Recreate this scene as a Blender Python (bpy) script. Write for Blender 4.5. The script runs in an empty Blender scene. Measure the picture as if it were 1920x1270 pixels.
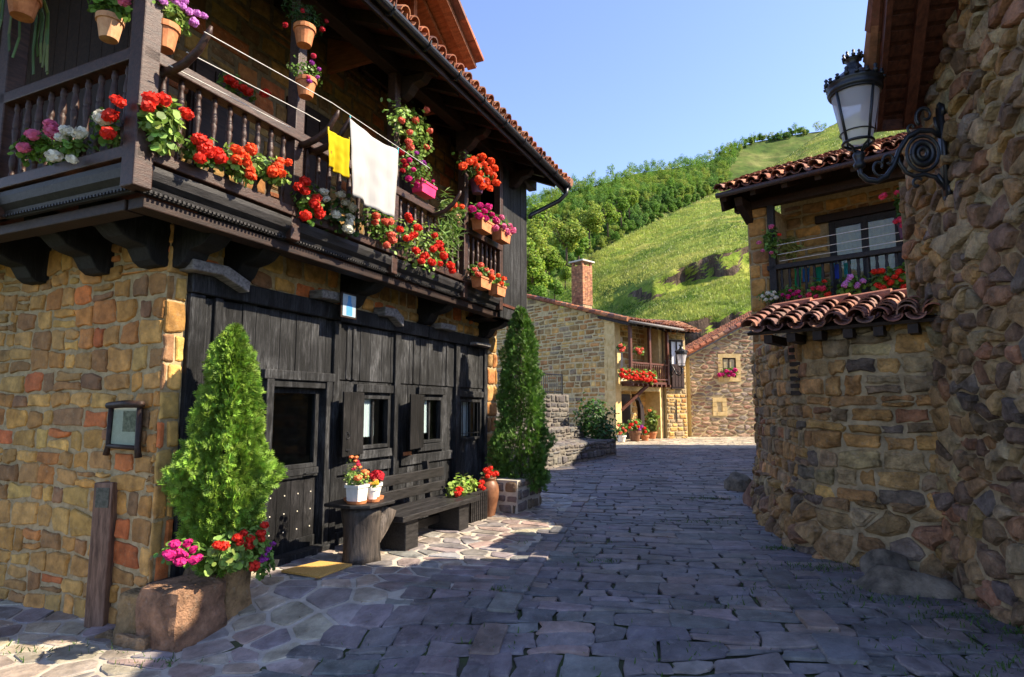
import bpy, math, random
import numpy as np
from mathutils import Vector, Matrix, noise
R = math.radians
random.seed(7)
rng = np.random.default_rng(7)
SC = bpy.context.scene
COL = SC.collection
# ------------------------------------------------------------------ camera, sky, sun
EYE = 1.6
FPX = 1150.0
PIT = math.atan(130 / 1150)
cam = bpy.data.cameras.new('camera')
camo = bpy.data.objects.new('camera', cam)
COL.objects.link(camo)
camo.location = (0, 0, EYE)
camo.rotation_euler = (R(90) + PIT, 0, 0)
cam.sensor_width = 36
cam.lens = 36 * FPX / 1920
cam.clip_start = 0.05
cam.clip_end = 5000
SC.camera = camo
SUN_HEAD, SUN_EL = 95.0, 41.0
world = bpy.data.worlds.new('World')
SC.world = world
world.use_nodes = True
wn = world.node_tree.nodes
sky = wn.new('ShaderNodeTexSky')
sky.sky_type = 'NISHITA'
sky.sun_disc = False
sky.sun_elevation = R(SUN_EL)
sky.sun_rotation = R(SUN_HEAD)
sky.air_density = 1.0
sky.dust_density = 0.3
sky.ozone_density = 5.0
wtint = wn.new('ShaderNodeMix'); wtint.data_type = 'RGBA'; wtint.blend_type = 'MULTIPLY'
wtint.inputs[0].default_value = 1.0; wtint.inputs[7].default_value = (1.08, 0.90, 0.92, 1)
world.node_tree.links.new(sky.outputs[0], wtint.inputs[6])
world.node_tree.links.new(wtint.outputs[2], wn['Background'].inputs[0])
wn['Background'].inputs[1].default_value = 0.135
sl = bpy.data.lights.new('sun', 'SUN')
sl.energy = 5.0
sl.angle = R(0.5)
sl.color = (1.0, 0.86, 0.66)
so = bpy.data.objects.new('sun', sl)
COL.objects.link(so)
SDIR = Vector((math.sin(R(SUN_HEAD)) * math.cos(R(SUN_EL)), math.cos(R(SUN_HEAD)) * math.cos(R(SUN_EL)), math.sin(R(SUN_EL))))
so.rotation_euler = SDIR.to_track_quat('Z', 'Y').to_euler()
so.location = (8, 2, 14)
SC.view_settings.view_transform = 'Standard'
SC.view_settings.look = 'None'
SC.view_settings.gamma = 1
SC.view_settings.exposure = 1.5
SC.cycles.max_bounces = 6
SC.cycles.transparent_max_bounces = 8

# ------------------------------------------------------------------ helpers
def ray(px, py):
    a, b = (px - 960) / FPX, (635 - py) / FPX
    c, s = math.cos(PIT), math.sin(PIT)
    return Vector((a, c - b * s, s + b * c))

class Fr:
    """a building's own frame: origin and heading"""
    def __init__(s, x, y, z, deg):
        s.o = Vector((x, y, z)); s.a = R(deg)
        s.ux = Vector((math.cos(s.a), math.sin(s.a), 0)); s.uy = Vector((-math.sin(s.a), math.cos(s.a), 0))
    def w(s, x, y, z): return s.o + s.ux * x + s.uy * y + Vector((0, 0, z))
    def loc(s, p):
        q = p - s.o
        return Vector((q.dot(s.ux), q.dot(s.uy), q.z))
    def atx(s, px, py, x):
        r = ray(px, py); t = (s.w(x, 0, 0) - Vector((0, 0, EYE))).dot(s.ux) / r.dot(s.ux)
        return s.loc(r * t + Vector((0, 0, EYE)))
    def aty(s, px, py, y):
        r = ray(px, py); t = (s.w(0, y, 0) - Vector((0, 0, EYE))).dot(s.uy) / r.dot(s.uy)
        return s.loc(r * t + Vector((0, 0, EYE)))

def depth_at(px, py, Y):
    r = ray(px, py)
    return r * (Y / r.y) + Vector((0, 0, EYE))

def tag(o, label=None, cat=None, group=None, kind=None):
    if label: o['label'] = label
    if cat: o['category'] = cat
    if group: o['group'] = group
    if kind: o['kind'] = kind
    return o

def thing(name, label, cat, loc=(0, 0, 0), rot=0.0, group=None):
    o = bpy.data.objects.new(name, None)
    COL.objects.link(o)
    o.empty_display_size = 0.1
    o.location = loc
    o.rotation_euler = (0, 0, rot)
    return tag(o, label, cat, group)

def frthing(fr, name, label, cat, group=None):
    return thing(name, label, cat, fr.o, fr.a, group)

def link_mesh(name, me, parent=None):
    o = bpy.data.objects.new(name, me)
    COL.objects.link(o)
    if parent: o.parent = parent
    return o

class MB:
    def __init__(s): s.v = []; s.f = []; s.m = []; s.c = []
    def add(s, vs, fs, m=0, c=(1, 1, 1)):
        b = len(s.v)
        s.v.extend(vs)
        for f in fs: s.f.append(tuple(i + b for i in f))
        s.m.extend([m] * len(fs)); s.c.extend([c] * len(fs))
        return s
    def box(s, x0, x1, y0, y1, z0, z1, m=0, c=(1, 1, 1), j=0.0):
        vs = [(x0, y0, z0), (x1, y0, z0), (x1, y1, z0), (x0, y1, z0), (x0, y0, z1), (x1, y0, z1), (x1, y1, z1), (x0, y1, z1)]
        if j: vs = [tuple(k + random.uniform(-j, j) for k in p) for p in vs]
        return s.add(vs, [(0, 3, 2, 1), (4, 5, 6, 7), (0, 1, 5, 4), (1, 2, 6, 5), (2, 3, 7, 6), (3, 0, 4, 7)], m, c)
    def bar(s, p, q, w, h, up=(0, 0, 1), m=0, c=(1, 1, 1)):
        p, q, up = Vector(p), Vector(q), Vector(up)
        d = (q - p).normalized(); a = d.cross(up).normalized() * (w / 2); b = a.cross(d).normalized() * (h / 2)
        vs = [tuple(x) for x in (p - a - b, p + a - b, p + a + b, p - a + b, q - a - b, q + a - b, q + a + b, q - a + b)]
        return s.add(vs, [(0, 1, 2, 3), (7, 6, 5, 4), (0, 4, 5, 1), (1, 5, 6, 2), (2, 6, 7, 3), (3, 7, 4, 0)], m, c)
    def tube(s, pts, rad, n=8, m=0, c=(1, 1, 1), cap=True):
        pts = [Vector(p) for p in pts]
        if not hasattr(rad, '__len__'): rad = [rad] * len(pts)
        rings = []; vs = []; a = None
        for i, p in enumerate(pts):
            d = (pts[min(i + 1, len(pts) - 1)] - pts[max(i - 1, 0)])
            if d.length < 1e-9: d = Vector((0, 0, 1))
            d.normalize()
            if a is None:
                a = d.orthogonal().normalized()
            else:
                a = (a - d * a.dot(d))
                a = a.normalized() if a.length > 1e-6 else d.orthogonal().normalized()
            b = d.cross(a)
            for k in range(n):
                t = 2 * math.pi * k / n
                vs.append(tuple(p + (a * math.cos(t) + b * math.sin(t)) * rad[i]))
        fs = []
        for i in range(len(pts) - 1):
            for k in range(n):
                k2 = (k + 1) % n
                fs.append((i * n + k, i * n + k2, (i + 1) * n + k2, (i + 1) * n + k))
        if cap:
            fs.append(tuple(range(n - 1, -1, -1))); fs.append(tuple((len(pts) - 1) * n + k for k in range(n)))
        return s.add(vs, fs, m, c)
    def lathe(s, prof, n=12, o=(0, 0, 0), m=0, c=(1, 1, 1), sx=1, sy=1):
        vs = []; fs = []
        for r, z in prof:
            for k in range(n):
                t = 2 * math.pi * k / n
                vs.append((o[0] + r * sx * math.cos(t), o[1] + r * sy * math.sin(t), o[2] + z))
        for i in range(len(prof) - 1):
            for k in range(n):
                k2 = (k + 1) % n
                fs.append((i * n + k, i * n + k2, (i + 1) * n + k2, (i + 1) * n + k))
        fs.append(tuple(range(n - 1, -1, -1))); fs.append(tuple((len(prof) - 1) * n + k for k in range(n)))
        return s.add(vs, fs, m, c)
    def prism(s, pts, fn, h0, h1, m=0, c=(1, 1, 1)):
        n = len(pts)
        vs = [tuple(fn(a, b, h0)) for a, b in pts] + [tuple(fn(a, b, h1)) for a, b in pts]
        fs = [tuple(range(n - 1, -1, -1)), tuple(range(n, 2 * n))] + [(i, (i + 1) % n, (i + 1) % n + n, i + n) for i in range(n)]
        return s.add(vs, fs, m, c)
    def mesh(s, name, mats, smooth=False):
        me = bpy.data.meshes.new(name)
        nv, nf = len(s.v), len(s.f)
        lens = np.fromiter((len(f) for f in s.f), np.int32, nf)
        idx = np.fromiter((i for f in s.f for i in f), np.int32, int(lens.sum()))
        me.vertices.add(nv); me.vertices.foreach_set('co', np.array(s.v, np.float32).ravel())
        me.loops.add(len(idx)); me.loops.foreach_set('vertex_index', idx)
        me.polygons.add(nf)
        st = np.zeros(nf, np.int32); st[1:] = np.cumsum(lens)[:-1]
        me.polygons.foreach_set('loop_start', st)
        for mt in (mats if isinstance(mats, (list, tuple)) else [mats]): me.materials.append(mt)
        me.polygons.foreach_set('material_index', np.array(s.m, np.int32))
        me.polygons.foreach_set('use_smooth', np.full(nf, bool(smooth)))
        me.update(calc_edges=True)
        cc = np.ones((nf, 4), np.float32); cc[:, :3] = np.array(s.c, np.float32)
        at = me.color_attributes.new('Col', 'FLOAT_COLOR', 'CORNER')
        at.data.foreach_set('color', np.repeat(cc, lens, axis=0).ravel())
        return me
    def build(s, name, mats, parent=None, smooth=False, bevel=0.0):
        o = link_mesh(name, s.mesh(name, mats, smooth), parent)
        if bevel:
            b = o.modifiers.new('bevel', 'BEVEL'); b.width = bevel; b.segments = 2; b.limit_method = 'ANGLE'
        return o

def np_mesh(name, V, F, C, mat, smooth=False):
    me = bpy.data.meshes.new(name)
    m, q = F.shape
    me.vertices.add(len(V)); me.vertices.foreach_set('co', V.astype(np.float32).ravel())
    me.loops.add(m * q); me.loops.foreach_set('vertex_index', F.astype(np.int32).ravel())
    me.polygons.add(m); me.polygons.foreach_set('loop_start', (np.arange(m) * q).astype(np.int32))
    me.materials.append(mat)
    me.polygons.foreach_set('use_smooth', np.full(m, smooth))
    me.update(calc_edges=True)
    cc = np.ones((m, 4), np.float32); cc[:, :3] = C
    at = me.color_attributes.new('Col', 'FLOAT_COLOR', 'CORNER')
    at.data.foreach_set('color', np.repeat(cc, q, axis=0).ravel())
    return me

def leaves(name, P, N, size, tv, tf, cols, mat, along=None):
    """many copies of one small leaf shape: P points, N leaf normals, along = growing direction"""
    n = len(P); tv = np.array(tv, float); tf = np.array(tf)
    N = N / (np.linalg.norm(N, axis=1, keepdims=True) + 1e-9)
    if along is None:
        along = rng.normal(size=(n, 3))
    B = along - N * (along * N).sum(1, keepdims=True)
    B /= (np.linalg.norm(B, axis=1, keepdims=True) + 1e-9)
    T = np.cross(B, N)
    s = np.broadcast_to(np.asarray(size, float).reshape(-1, 1, 1), (n, 1, 1))
    V = P[:, None, :] + s * (tv[None, :, 0:1] * T[:, None] + tv[None, :, 1:2] * B[:, None] + tv[None, :, 2:3] * N[:, None])
    F = (np.arange(n)[:, None, None] * len(tv) + tf[None]).reshape(-1, tf.shape[1])
    C = np.repeat(cols, len(tf), axis=0)
    return np_mesh(name, V.reshape(-1, 3), F, C, mat)

def unit(n):
    v = rng.normal(size=(n, 3))
    return v / np.linalg.norm(v, axis=1, keepdims=True)

def lerp(a, b, t): return a + (b - a) * t
def sstep(a, b, x):
    t = min(1, max(0, (x - a) / (b - a))); return t * t * (3 - 2 * t)
def pick(pal):
    c = random.choice(pal); k = random.uniform(0.8, 1.2)
    return tuple(max(0.004, x * k * random.uniform(0.95, 1.05)) for x in c)

# stone layouts: polygons in a wall's or pavement's own (s, t) plane
def coursed(s0, s1, t0, t1, hh, ww, wav=0.02, jit=0.012, split=0.1, keep=None):
    out = []; t = t0; row = 0; sd = random.uniform(0, 99)
    def wv(s, k): return wav * noise.noise((s * 1.3, k * 3.1, sd))
    while t < t1 - 0.02:
        h = random.uniform(*hh)
        if t + h > t1 - hh[0] * 0.5: h = t1 - t
        s = s0 - random.uniform(0, ww[1])
        while s < s1:
            w = random.uniform(*ww) * (1.3 if random.random() < 0.12 else 1)
            a, b = max(s, s0), min(s + w, s1)
            if b - a > 0.04 and (keep is None or keep((a + b) / 2, t + h / 2)):
                j = lambda: random.uniform(-jit, jit)
                e0, e1 = (0 if row == 0 else wv(a, row)), (0 if row == 0 else wv(b, row))
                f0, f1 = wv(a, row + 1), wv(b, row + 1)
                parts = [(0, 1)]
                if random.random() < split and h > hh[0]:
                    k = random.uniform(0.4, 0.6); parts = [(0, k), (k, 1)]
                for p0, p1 in parts:
                    y = lambda u, p: (lerp(t + e0, t + h + f0, p) if u == 0 else lerp(t + e1, t + h + f1, p))
                    out.append([(a + j(), y(0, p0) + j()), ((a + b) / 2 + j(), (y(0, p0) + y(1, p0)) / 2 + j()), (b + j(), y(1, p0) + j()), (b + j(), (y(1, p0) + y(1, p1)) / 2),
                                (b + j(), y(1, p1) + j()), ((a + b) / 2 + j(), (y(0, p1) + y(1, p1)) / 2 + j()), (a + j(), y(0, p1) + j()), (a + j(), (y(0, p0) + y(0, p1)) / 2)])
            s += w
        t += h; row += 1
    return out

def voronoi(s0, s1, t0, t1, cw, ch, jit=0.42, keep=None, lost=0.0):
    ni, nj = int((s1 - s0) / cw) + 3, int((t1 - t0) / ch) + 3
    S = {}
    for i in range(-1, ni):
        for j in range(-1, nj):
            if random.random() >= lost:
                S[i, j] = (i + 0.5 * (j % 2) + random.uniform(-jit, jit), j + random.uniform(-jit, jit))
    out = []
    for (i, j), (x, y) in S.items():
        if keep and not keep(s0 + x * cw, t0 + y * ch): continue
        po = [(x - 2, y - 2), (x + 2, y - 2), (x + 2, y + 2), (x - 2, y + 2)]
        for a in range(-3, 4):
            for b in range(-3, 4):
                q = S.get((i + a, j + b))
                if q is None or (a == 0 and b == 0): continue
                mx, my, nx, ny = (x + q[0]) / 2, (y + q[1]) / 2, q[0] - x, q[1] - y
                new = []
                for k in range(len(po)):
                    p, r = po[k], po[(k + 1) % len(po)]
                    dp = (p[0] - mx) * nx + (p[1] - my) * ny; dr = (r[0] - mx) * nx + (r[1] - my) * ny
                    if dp <= 0: new.append(p)
                    if dp * dr < 0:
                        t = dp / (dp - dr); new.append((p[0] + (r[0] - p[0]) * t, p[1] + (r[1] - p[1]) * t))
                po = new
                if len(po) < 3: break
            if len(po) < 3: break
        if len(po) < 3: continue
        po = [(s0 + a * cw, t0 + b * ch) for a, b in po]
        out.append([(min(max(a, s0), s1), min(max(b, t0), t1)) for a, b in po])
    return out

def chaikin(p, k=0.2):
    o = []
    for i in range(len(p)):
        a, b = p[i], p[(i + 1) % len(p)]
        o.append((a[0] + (b[0] - a[0]) * k, a[1] + (b[1] - a[1]) * k)); o.append((b[0] - (b[0] - a[0]) * k, b[1] - (b[1] - a[1]) * k))
    return o

def stones(mb, polys, mp, joint, h, pal, m=0, rnd=1, bulge=0.25, edge=0.012, tilt=0.0, jit=0.0, hv=0.4, ck=0.2):
    for po in polys:
        xs = [p[0] for p in po]; ys = [p[1] for p in po]
        a, b = (max(xs) - min(xs)) / 2, (max(ys) - min(ys)) / 2
        if a < joint * 0.8 or b < joint * 0.8: continue
        cx, cy = sum(xs) / len(xs), sum(ys) / len(ys)
        fa, fb = max(0.35, 1 - joint / 2 / a), max(0.35, 1 - joint / 2 / b)
        po = [(cx + (p[0] - cx) * fa, cy + (p[1] - cy) * fb) for p in po]
        for _ in range(rnd): po = chaikin(po, ck)
        if jit: po = [(p[0] + random.uniform(-jit, jit), p[1] + random.uniform(-jit, jit)) for p in po]
        n = len(po); hh = h * random.uniform(1 - hv, 1 + hv)
        ta, tb = random.uniform(-tilt, tilt), random.uniform(-tilt, tilt)
        vs = []; col = pick(pal)
        ex, ey = min(0.3, edge / a), min(0.3, edge / b)
        for kx, ky, kh in ((0, 0, -0.35), (ex * 0.5, ey * 0.5, 0.55), (ex * 1.6, ey * 1.6, 0.95), (0.45, 0.45, 1 + bulge)):
            for p in po:
                x, y = cx + (p[0] - cx) * (1 - kx), cy + (p[1] - cy) * (1 - ky)
                z = hh * kh + (ta * (x - cx) + tb * (y - cy) if kh > 0 else 0)
                if kh > 0.9: z += hh * random.uniform(-0.12, 0.12) * (bulge * 4)
                vs.append(tuple(mp(x, y, z)))
        vs.append(tuple(mp(cx, cy, hh * (1 + bulge * random.uniform(0.6, 1.3)))))
        fs = []
        for k in range(3):
            for i in range(n):
                i2 = (i + 1) % n
                fs.append((k * n + i, k * n + i2, (k + 1) * n + i2, (k + 1) * n + i))
        for i in range(n): fs.append((3 * n + i, 3 * n + (i + 1) % n, 4 * n))
        mb.add(vs, fs, m, col)

def sheet(mb, s0, s1, t0, t1, mp, ds, dt, m=1, c=(1, 1, 1), h=0.0, keep=None):
    ni, nj = max(1, int((s1 - s0) / ds)), max(1, int((t1 - t0) / dt))
    vs = [tuple(mp(lerp(s0, s1, i / ni), lerp(t0, t1, j / nj), h)) for j in range(nj + 1) for i in range(ni + 1)]
    fs = []
    for j in range(nj):
        for i in range(ni):
            if keep is None or keep(lerp(s0, s1, (i + .5) / ni), lerp(t0, t1, (j + .5) / nj)):
                fs.append((j * (ni + 1) + i, j * (ni + 1) + i + 1, (j + 1) * (ni + 1) + i + 1, (j + 1) * (ni + 1) + i))
    mb.add(vs, fs, m, c)

def tile_roof(mb, mp, x0, x1, y1, pitch=0.2, ln=0.36, exp=0.27, r=0.085, pal=None, seg=6, pans=True, jit=0.012, y0=0.0, m=0):
    """barrel tiles: mp(x along the eave, y up the slope, h off the slope)"""
    nc = max(1, round((x1 - x0) / pitch)); nr = max(1, int((y1 - y0) / exp))
    for i in range(nc + 1):
        for kind in ((0, 1) if pans else (0,)):
            if kind and i == nc: continue
            xc0 = x0 + (x1 - x0) * (i + 0.5 * kind) / nc
            for k in range(nr):
                xc = xc0 + random.uniform(-jit, jit); ya = y0 + k * exp + random.uniform(-jit, jit) * 1.5 - (0.03 if kind else 0); yb = ya + ln
                sk = random.uniform(-jit, jit); lift = 0.028 + random.uniform(0, jit)
                vs = []
                for (yy, rr, hh, dx) in ((ya, r, lift, 0), (yb, r * 0.82, 0.0, sk), (ya, r - 0.014, lift, 0)):
                    for q in range(seg + 1):
                        t = math.pi * q / seg
                        if kind: vs.append(tuple(mp(xc + dx + rr * math.cos(t), yy, 0.075 + hh * 0.5 - rr * math.sin(t) * 0.8)))
                        else: vs.append(tuple(mp(xc + dx + rr * math.cos(t), yy, 0.05 + hh + rr * math.sin(t))))
                g = seg + 1; fs = []
                for q in range(seg):
                    fs.append((q, q + 1, g + q + 1, g + q)); fs.append((q, 2 * g + q, 2 * g + q + 1, q + 1)); fs.append((2 * g + q, g + q, g + q + 1, 2 * g + q + 1))
                mb.add(vs, fs, m, pick(pal))

# ------------------------------------------------------------------ materials
def newmat(name):
    m = bpy.data.materials.new(name); m.use_nodes = True
    nt = m.node_tree; b = nt.nodes['Principled BSDF']
    return m, nt, b
def N(nt, t, **k):
    n = nt.nodes.new(t)
    for a, v in k.items(): setattr(n, a, v)
    return n
def noise_node(nt, scale, detail=4, rough=0.6, vec=None, stretch=None, dist=0.0):
    tc = N(nt, 'ShaderNodeTexCoord')
    src = tc.outputs['Object']
    if stretch:
        mp = N(nt, 'ShaderNodeMapping'); mp.inputs['Scale'].default_value = stretch
        nt.links.new(src, mp.inputs[0]); src = mp.outputs[0]
    n = N(nt, 'ShaderNodeTexNoise')
    n.inputs['Scale'].default_value = scale; n.inputs['Detail'].default_value = detail; n.inputs['Roughness'].default_value = rough
    n.inputs['Distortion'].default_value = dist
    nt.links.new(src, n.inputs['Vector'])
    return n
def ramp(nt, fac, stops):
    r = N(nt, 'ShaderNodeValToRGB'); e = r.color_ramp.elements
    while len(e) < len(stops): e.new(0.5)
    for i, (p, c) in enumerate(stops):
        e[i].position = p; e[i].color = (*c, 1) if len(c) == 3 else c
    nt.links.new(fac, r.inputs[0]); return r
def mixc(nt, mode, fac, a, b):
    m = N(nt, 'ShaderNodeMix', data_type='RGBA', blend_type=mode)
    for sock, v in ((m.inputs[0], fac), (m.inputs[6], a), (m.inputs[7], b)):
        if hasattr(v, 'links') or hasattr(v, 'is_linked'): nt.links.new(v, sock)
        elif isinstance(v, tuple): sock.default_value = (*v, 1)
        else: sock.default_value = v
    return m.outputs[2]
def bump(nt, b, h, strength, dist=0.02):
    u = N(nt, 'ShaderNodeBump'); u.inputs['Strength'].default_value = strength; u.inputs['Distance'].default_value = dist
    nt.links.new(h, u.inputs['Height']); nt.links.new(u.outputs[0], b.inputs['Normal'])

def mat_attr(name, scale=9, lo=0.55, hi=1.35, rough=0.85, bs=0.5, bd=0.015, bscale=45, spot=None, spec=0.3, tint=None, mottle=0.0):
    """colour from each stone's, tile's own colour, mottled"""
    m, nt, b = newmat(name)
    at = N(nt, 'ShaderNodeAttribute', attribute_name='Col')
    n1 = noise_node(nt, scale, 6, 0.65)
    rp = ramp(nt, n1.outputs[0], [(0.3, (lo,) * 3), (0.7, (hi,) * 3)])
    c = mixc(nt, 'MULTIPLY', 1.0, at.outputs['Color'], rp.outputs[0])
    if spot:
        n3 = noise_node(nt, scale * 2.6, 5, 0.7)
        r3 = ramp(nt, n3.outputs[0], [(0.56, (0, 0, 0)), (0.66, (1, 1, 1))])
        mm = N(nt, 'ShaderNodeMath', operation='MULTIPLY'); nt.links.new(r3.outputs[0], mm.inputs[0]); mm.inputs[1].default_value = spot[1]
        c = mixc(nt, 'MIX', mm.outputs[0], c, spot[0])
    n7 = noise_node(nt, .55 if name == 'slate' else 1.1, 5, .7); r7 = ramp(nt, n7.outputs[0], [(.32, (.58, .54, .50)), (.52, (1, 1, 1)), (.70, (1.15, 1.1, 1.0))])
    c = mixc(nt, 'MULTIPLY', 1.0, c, r7.outputs[0])
    nt.links.new(c, b.inputs['Base Color'])
    b.inputs['Roughness'].default_value = rough; b.inputs['Specular IOR Level'].default_value = spec
    n2 = noise_node(nt, bscale, 8, 0.72)
    n4 = noise_node(nt, bscale * 0.25, 3, 0.6)
    ad = N(nt, 'ShaderNodeMath', operation='ADD'); nt.links.new(n2.outputs[0], ad.inputs[0]); nt.links.new(n4.outputs[0], ad.inputs[1])
    bump(nt, b, ad.outputs[0], bs, bd)
    return m

def mat_noise(name, c0, c1, scale=8, rough=0.8, stretch=None, bs=0.2, bd=0.01, spec=0.3, metal=0.0, p0=0.35, p1=0.65, detail=6):
    m, nt, b = newmat(name)
    n1 = noise_node(nt, scale, detail, 0.65, stretch=stretch, dist=0.3 if stretch else 0)
    rp = ramp(nt, n1.outputs[0], [(p0, c0), (p1, c1)])
    nt.links.new(rp.outputs[0], b.inputs['Base Color'])
    b.inputs['Roughness'].default_value = rough; b.inputs['Specular IOR Level'].default_value = spec; b.inputs['Metallic'].default_value = metal
    if bs:
        n2 = noise_node(nt, scale * 3, 6, 0.7, stretch=stretch)
        bump(nt, b, n2.outputs[0], bs, bd)
    return m

def mat_leaf(name, trans=0.3, rough=0.5, spec=0.35):
    m, nt, b = newmat(name)
    at = N(nt, 'ShaderNodeAttribute', attribute_name='Col')
    nt.links.new(at.outputs['Color'], b.inputs['Base Color'])
    b.inputs['Roughness'].default_value = rough; b.inputs['Specular IOR Level'].default_value = spec
    t = N(nt, 'ShaderNodeBsdfTranslucent'); nt.links.new(at.outputs['Color'], t.inputs[0])
    x = N(nt, 'ShaderNodeMixShader'); x.inputs[0].default_value = trans
    nt.links.new(b.outputs[0], x.inputs[1]); nt.links.new(t.outputs[0], x.inputs[2])
    nt.links.new(x.outputs[0], nt.nodes['Material Output'].inputs[0])
    return m

def mat_glass(name, tint=(0.8, 0.85, 0.85), opac=0.0):
    m, nt, b = newmat(name)
    lw = N(nt, 'ShaderNodeLayerWeight'); pw = N(nt, 'ShaderNodeMath', operation='POWER'); nt.links.new(lw.outputs['Facing'], pw.inputs[0]); pw.inputs[1].default_value = 4
    fr = N(nt, 'ShaderNodeMath', operation='MULTIPLY_ADD'); nt.links.new(pw.outputs[0], fr.inputs[0]); fr.inputs[1].default_value = .4; fr.inputs[2].default_value = .035
    tr = N(nt, 'ShaderNodeBsdfTransparent'); tr.inputs[0].default_value = (*tint, 1)
    gl = N(nt, 'ShaderNodeBsdfGlossy'); gl.inputs['Roughness'].default_value = 0.03
    x = N(nt, 'ShaderNodeMixShader')
    nt.links.new(fr.outputs[0], x.inputs[0]); nt.links.new(tr.outputs[0], x.inputs[1]); nt.links.new(gl.outputs[0], x.inputs[2])
    nt.links.new(x.outputs[0], nt.nodes['Material Output'].inputs[0])
    return m

M = {}
M['stone'] = mat_attr('stone', spot=((0.30, 0.24, 0.15), 0.35))
M['rubble'] = mat_attr('rubble', scale=7, lo=0.35, hi=1.55, bs=1.0, bd=0.035, bscale=34, spot=((0.34, 0.29, 0.22), 0.35))
M['farstone'] = mat_attr('farstone', scale=3, bs=0.5, bscale=12, bd=0.03)
M['mortar'] = mat_noise('mortar', (0.24, 0.18, 0.09), (0.42, 0.33, 0.19), 14, 0.95, bs=0.6, bd=0.02)
M['mortar_dark'] = mat_noise('mortar_dark', (0.22, 0.165, 0.095), (0.48, 0.37, 0.22), 7, 0.95, bs=0.9, bd=0.03)
M['farmortar'] = mat_noise('farmortar', (0.40, 0.31, 0.16), (0.58, 0.47, 0.27), 6, 0.95, bs=0.4, bd=0.02)
M['slate'] = mat_attr('slate', scale=5, lo=0.5, hi=1.5, rough=0.55, bs=0.8, bd=0.014, bscale=20, spec=0.45, spot=((0.26, 0.235, 0.22), 0.45))
M['joint_dark'] = mat_noise('joint_dark', (0.06, 0.05, 0.036), (0.045, 0.07, 0.018), 1.8, 0.95, bs=0.6, bd=0.02)
M['joint_light'] = mat_noise('joint_light', (0.30, 0.27, 0.22), (0.46, 0.42, 0.35), 5, 0.95, bs=0.5, bd=0.01)
M['tile'] = mat_attr('tile', scale=7, lo=0.5, hi=1.4, rough=0.8, bs=0.3, spot=((0.10, 0.09, 0.06), 0.5))
M['blackwood'] = None
def black_wood():
    m, nt, b = newmat('blackwood')
    n1 = noise_node(nt, 5, 8, 0.75, stretch=(7, 7, 0.55), dist=0.6)
    rp = ramp(nt, n1.outputs[0], [(0.36, (0.0025, 0.0027, 0.003)), (0.53, (0.011, 0.0115, 0.0125)), (0.62, (0.03, 0.031, 0.033)), (0.76, (0.17, 0.175, 0.185))])
    at = N(nt, 'ShaderNodeAttribute', attribute_name='Col')
    n5 = noise_node(nt, 1.6, 5, 0.65, stretch=(1.6, 1.6, .7), dist=.8); r5 = ramp(nt, n5.outputs[0], [(.47, (0, 0, 0)), (.66, (1, 1, 1))])
    n6 = noise_node(nt, 11, 8, 0.8, stretch=(6, 6, .5), dist=.9); r6 = ramp(nt, n6.outputs[0], [(.44, (0, 0, 0)), (.62, (1, 1, 1))])
    mu = N(nt, 'ShaderNodeMath', operation='MULTIPLY'); nt.links.new(r5.outputs[0], mu.inputs[0]); nt.links.new(r6.outputs[0], mu.inputs[1])
    c1 = mixc(nt, 'MIX', mu.outputs[0], rp.outputs[0], (0.11, 0.113, 0.12))
    nt.links.new(mixc(nt, 'MULTIPLY', 1.0, c1, at.outputs['Color']), b.inputs['Base Color'])
    b.inputs['Roughness'].default_value = 0.6; b.inputs['Specular IOR Level'].default_value = 0.22
    n2 = noise_node(nt, 9, 8, 0.8, stretch=(8, 8, 0.4), dist=0.5)
    bump(nt, b, n2.outputs[0], 0.8, 0.02)
    return m
M['blackwood'] = black_wood()
M['darkwood'] = mat_noise('darkwood', (0.010, 0.006, 0.005), (0.034, 0.018, 0.012), 6, 0.55, stretch=(5, 0.8, 5), bs=0.3, spec=0.25)
M['brownwood'] = mat_noise('brownwood', (0.018, 0.0085, 0.006), (0.06, 0.028, 0.019), 6, 0.45, stretch=(6, 1.2, 6), bs=0.4, spec=0.35)
M['redwood'] = mat_noise('redwood', (0.05, 0.016, 0.009), (0.13, 0.042, 0.022), 5, 0.5, stretch=(5, 1, 5), bs=0.3)
M['orangewood'] = mat_noise('orangewood', (0.16, 0.055, 0.02), (0.30, 0.11, 0.045), 5, 0.55, stretch=(1, 5, 5), bs=0.3)
M['greywood'] = mat_noise('greywood', (0.07, 0.065, 0.065), (0.22, 0.21, 0.20), 6, 0.7, stretch=(1, 5, 5), bs=0.6)
M['benchwood'] = mat_noise('benchwood', (0.006, 0.0055, 0.0055), (0.028, 0.026, 0.026), 7, 0.5, stretch=(6, 0.7, 6), bs=0.4, spec=0.3)
M['iron'] = mat_noise('iron', (0.008, 0.009, 0.011), (0.016, 0.017, 0.02), 20, 0.38, bs=0.15, spec=0.5)
M['interior'] = mat_noise('interior', (0.02, 0.014, 0.01), (0.04, 0.028, 0.02), 3, 0.9, bs=0)
M['glass'] = mat_glass('glass')
M['curtain'] = mat_noise('curtain', (0.62, 0.64, 0.68), (0.86, 0.87, 0.88), 30, 0.9, stretch=(4, 4, 0.3), bs=0.3)
M['terracotta'] = mat_noise('terracotta', (0.36, 0.12, 0.045), (0.55, 0.22, 0.09), 12, 0.75, bs=0.15)
M['paleterra'] = mat_noise('paleterra', (0.45, 0.22, 0.11), (0.62, 0.36, 0.2), 9, 0.8, bs=0.15)
M['whitepot'] = mat_noise('whitepot', (0.62, 0.60, 0.54), (0.78, 0.76, 0.70), 9, 0.45, bs=0.05)
M['pinkplastic'] = mat_noise('pinkplastic', (0.75, 0.03, 0.12), (0.82, 0.05, 0.16), 4, 0.35, bs=0)
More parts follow.
